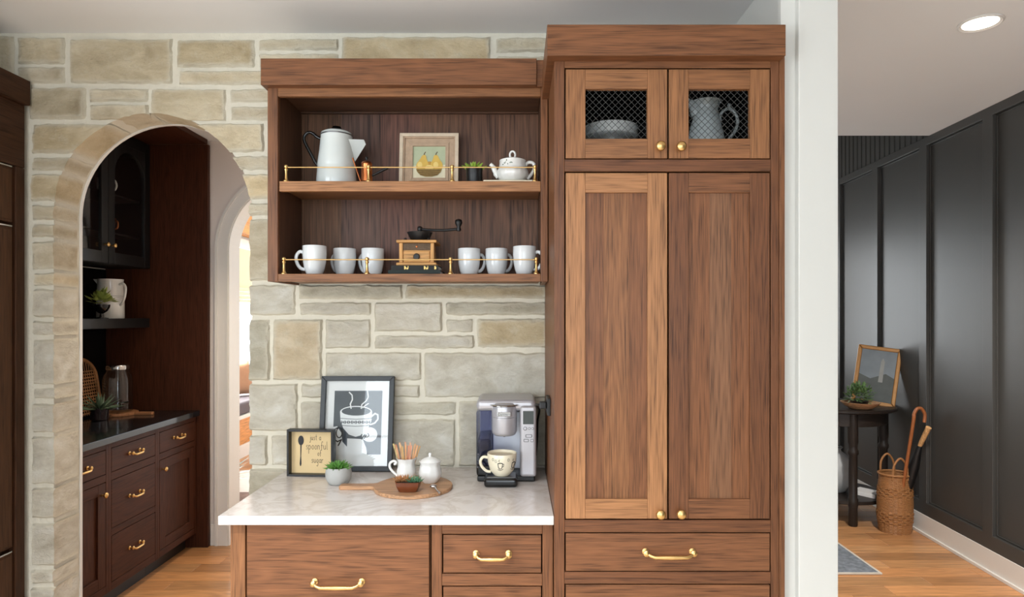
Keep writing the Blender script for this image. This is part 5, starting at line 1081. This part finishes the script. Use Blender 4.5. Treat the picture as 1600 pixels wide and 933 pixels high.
# ================================================================== HALL OBJECTS
TC = Vector((2.545, 5.0)); TZ = 0.86
ESP = (0.022, 0.016, 0.013)
tb = thing('console_table', 'dark round topped table with turned legs against the charcoal wall', 'table', (TC.x, TC.y, 0))
tr_ = 0.395
G().lathe([(tr_ - 0.012, TZ - 0.028), (tr_, TZ - 0.02), (tr_, TZ - 0.006), (tr_ - 0.008, TZ)], (TC.x, TC.y, 0), 64).obj('table_top', WH, tb, ESP, smooth=35)
G().lathe([(0.32, TZ - 0.13), (0.335, TZ - 0.125), (0.335, TZ - 0.029), (0.31, TZ - 0.029), (0.31, TZ - 0.13)], (TC.x, TC.y, 0), 48).obj('apron', WH, tb, ESP, smooth=35)
for a in (-100, -14, 80, 170):
    lx, ly = TC.x + 0.315 * math.cos(R(a)), TC.y + 0.315 * math.sin(R(a))
    G().lathe([(0.028, 0), (0.032, 0.01), (0.030, 0.13), (0.036, 0.16), (0.036, 0.20), (0.030, 0.21), (0.030, 0.52), (0.038, 0.535), (0.038, 0.555), (0.030, 0.57), (0.031, 0.60), (0.036, 0.62), (0.034, TZ - 0.03)], (lx, ly, 0), 24).obj('leg', WV, tb, ESP, smooth=40)
G().lathe([(0.325, 0.155), (0.33, 0.16), (0.33, 0.178), (0.325, 0.182)], (TC.x, TC.y, 0), 48).obj('lower_shelf', WH, tb, ESP, smooth=35)
# gold framed painting leaning on the wall
k = thing('gilt_picture', 'small gold framed landscape leaning on the charcoal wall above the table', 'picture', (2.76, 4.915, TZ + 0.004), local=True, rot=(R(-9), R(7), R(-30)))
GF = flat('gilt_frame', (164, 118, 66), 0.4, 0.3, var=0.2, vscale=50)
w, h = 0.30, 0.455
picture_frame(k, w, h, 0.030, 0.022, GF, bevel=0.006)
SKY = flat('painted_sky', (122, 132, 140), 0.5, var=0.3, vscale=10); HILL = flat('painted_hill', (74, 80, 78), 0.5, var=0.35, vscale=18); TOW = flat('painted_tower', (150, 152, 150), 0.5, var=0.2, vscale=30)
shape([(-w / 2 + 0.028, 0.028), (w / 2 - 0.028, 0.028), (w / 2 - 0.028, h - 0.028), (-w / 2 + 0.028, h - 0.028)], -0.002, 'canvas', SKY, k, 0.002)
shape([(-w / 2 + 0.03, 0.03), (w / 2 - 0.03, 0.03), (w / 2 - 0.03, 0.22), (0.06, 0.25), (-0.04, 0.20), (-w / 2 + 0.03, 0.23)], -0.0042, 'painted_land', HILL, k)
shape([(0.015, 0.18), (0.045, 0.18), (0.043, 0.34), (0.030, 0.37), (0.018, 0.34)], -0.005, 'painted_tower', TOW, k)
B('backing', -w / 2 + 0.01, w / 2 - 0.01, 0.004, 0.009, 0.01, h - 0.01, INK, k, bevel=0)
# wooden bowl with plant
x, y = 2.56, 4.72
k = thing('wooden_bowl', 'shallow carved wooden bowl at the front of the dark table', 'bowl', (x, y, TZ))
G().lathe([(0.06, 0), (0.08, 0.006), (0.115, 0.032), (0.135, 0.052), (0.128, 0.053), (0.10, 0.032), (0.06, 0.014), (1e-6, 0.012)], (x, y, TZ), 40).obj('body', WH, k, (0.40, 0.22, 0.115), smooth=45)
k = thing('leafy_plant', 'bushy green plant in a small dark pot inside the wooden bowl', 'plant', (x - 0.005, y, TZ + 0.013))
G().lathe([(0.05, 0), (0.06, 0.05), (0.054, 0.05), (1e-6, 0.04)], (x - 0.005, y, TZ + 0.013), 24).obj('pot', BLACK, k)
g = foliage(G(), (x - 0.005, y, TZ + 0.085), 260, 0.095, 0.10, 0.038, 0.020, seed=5, el0=-20); g.obj('leaves', flat('plant_leaf', (92, 122, 74), 0.5, var=0.35, vscale=30), k)
B('flat_book', 2.30, 2.44, 4.86, 5.08, TZ, TZ + 0.02, PAPER, None, None, 0.002, label='flat white book at the left of the dark table top', cat='book')
# vase and book on the lower shelf
x, y = 2.50, 4.98; zv = 0.1825
k = thing('ceramic_vase', 'round grey white ceramic vase on the lower shelf of the dark table', 'vase', (x, y, zv))
G().lathe([(0.07, 0), (0.08, 0.006), (0.115, 0.08), (0.135, 0.16), (0.125, 0.23), (0.085, 0.285), (0.05, 0.31), (0.044, 0.325), (0.058, 0.345), (0.053, 0.345), (0.038, 0.322), (0.03, 0.29)], (x, y, zv), 40).obj('body', flat('crackle_glaze', (176, 180, 182), 0.4, var=0.15, vscale=18), k, smooth=60)
G().tube([(x + 0.052 * math.cos(R(a)), y + 0.052 * math.sin(R(a)), zv + 0.346) for a in range(0, 361, 15)], 0.004, 8, cap=False).obj('rim', IRON, k, smooth=60)
o = B('shelf_book', -0.07, 0.07, -0.09, 0.09, 0, 0.03, PAPER, None, None, 0.002, origin=(0, 0, 0), label='white book lying beside the vase on the lower shelf', cat='book'); o.location = (2.69, 4.86, 0.1825); o.rotation_euler = (0, 0, R(35))
# woven basket with cane and umbrella
x, y = 2.735, 4.58; hb = 0.415
bk = thing('umbrella_basket', 'tall woven wicker basket standing by the charcoal wall', 'basket', (x, y, 0))
prof = []; N = 72; M = 78
g = G(); vs_ = []; fs_ = []
for i in range(N):
    a = 2 * PI * i / N
    for j in range(M + 1):
        hh = hb * j / M; band = 0.5 + 0.5 * math.cos(PI * (j % 2)) 
        r = 0.106 + 0.012 * math.sin(PI * min(1, hh / hb * 1.1)) + (0.0035 if (j + (i // 3)) % 2 == 0 else -0.002)
        if 0.16 < hh / hb < 0.36 or 0.62 < hh / hb < 0.78: r += 0.004 if ((i // 3 + j // 3) % 2 == 0) else -0.002
        vs_.append((x + r * math.cos(a), y + r * 0.85 * math.sin(a), hh))
for i in range(N):
    for j in range(M): fs_.append((i * (M + 1) + j, ((i + 1) % N) * (M + 1) + j, ((i + 1) % N) * (M + 1) + j + 1, i * (M + 1) + j + 1))
g.add(vs_, fs_); g.obj('weave', RATTAN, bk, smooth=25)
G().lathe([(0.104, 0.004), (1e-6, 0.006)], (x, y, 0), 36, sy=0.85).obj('bottom', RATTAN, bk)
G().tube([(x + 0.110 * math.cos(R(a)), y + 0.094 * math.sin(R(a)), hb) for a in range(0, 361, 10)], 0.008, 8, cap=False).obj('rim', RATTAN, bk, smooth=60)
for s in (-1, 1):
    G().tube(smooth_path([(x - 0.06, y + s * 0.075, hb - 0.03), (x - 0.055, y + s * 0.08, hb + 0.07), (x - 0.01, y + s * 0.08, hb + 0.125), (x + 0.035, y + s * 0.08, hb + 0.07), (x + 0.045, y + s * 0.08, hb - 0.03)]), 0.0075, 8).obj('handle', RATTAN, bk, smooth=60)
cane_m = flat('cane_wood', (150, 88, 48), 0.35, var=0.2, vscale=30)
p0 = Vector((x - 0.01, y - 0.03, 0.02)); p1 = P(1427, 660, 4.42)
hook = [P(1427, 660, 4.42), P(1428, 648, 4.42), P(1433, 639, 4.42), P(1440, 639, 4.42), P(1445, 648, 4.42), P(1444, 660, 4.42)]
k = thing('walking_cane', 'brown wooden walking cane with a curved hook standing in the wicker basket', 'cane', (p0.x, p0.y, 0.01))
G().tube(smooth_path([p0, p0.lerp(p1, 0.5)] + hook), 0.0115, 10).obj('shaft', cane_m, k, smooth=60)
u0 = Vector((x + 0.02, y + 0.02, 0.02)); u1 = P(1437, 697, 4.46); u2 = P(1451, 668, 4.38)
k = thing('umbrella', 'folded black umbrella with a straight wooden handle in the wicker basket', 'umbrella', (u0.x, u0.y, 0.01))
G().tube([u0, u0.lerp(u1, 0.3), u0.lerp(u1, 0.75), u1], [0.012, 0.028, 0.036, 0.016], 14).obj('canopy', BLACK, k, smooth=60)
G().tube([u1, u1.lerp(u2, 0.2), u2], [0.013, 0.016, 0.018], 12).obj('handle', WV, k, (0.62, 0.36, 0.16), smooth=60)
# runner
rg = B('hall_rug', 1.25, 2.18, 3.815, 6.2, 0.001, 0.010, flat('blue_grey_rug', (112, 118, 126), 0.95, var=0.75, vscale=38, bump=0.5), None, None, 0.002, label='blue grey patterned rug on the hall floor', cat='rug')
B('binding', 1.25, 2.18, 3.80, 3.8155, 0.001, 0.011, flat('rug_binding', (196, 188, 176), 0.9), rg, bevel=0.002); B('binding', 2.1795, 2.195, 3.80, 6.2, 0.001, 0.011, flat('rug_binding_side', (196, 188, 176), 0.9), rg, bevel=0.002)
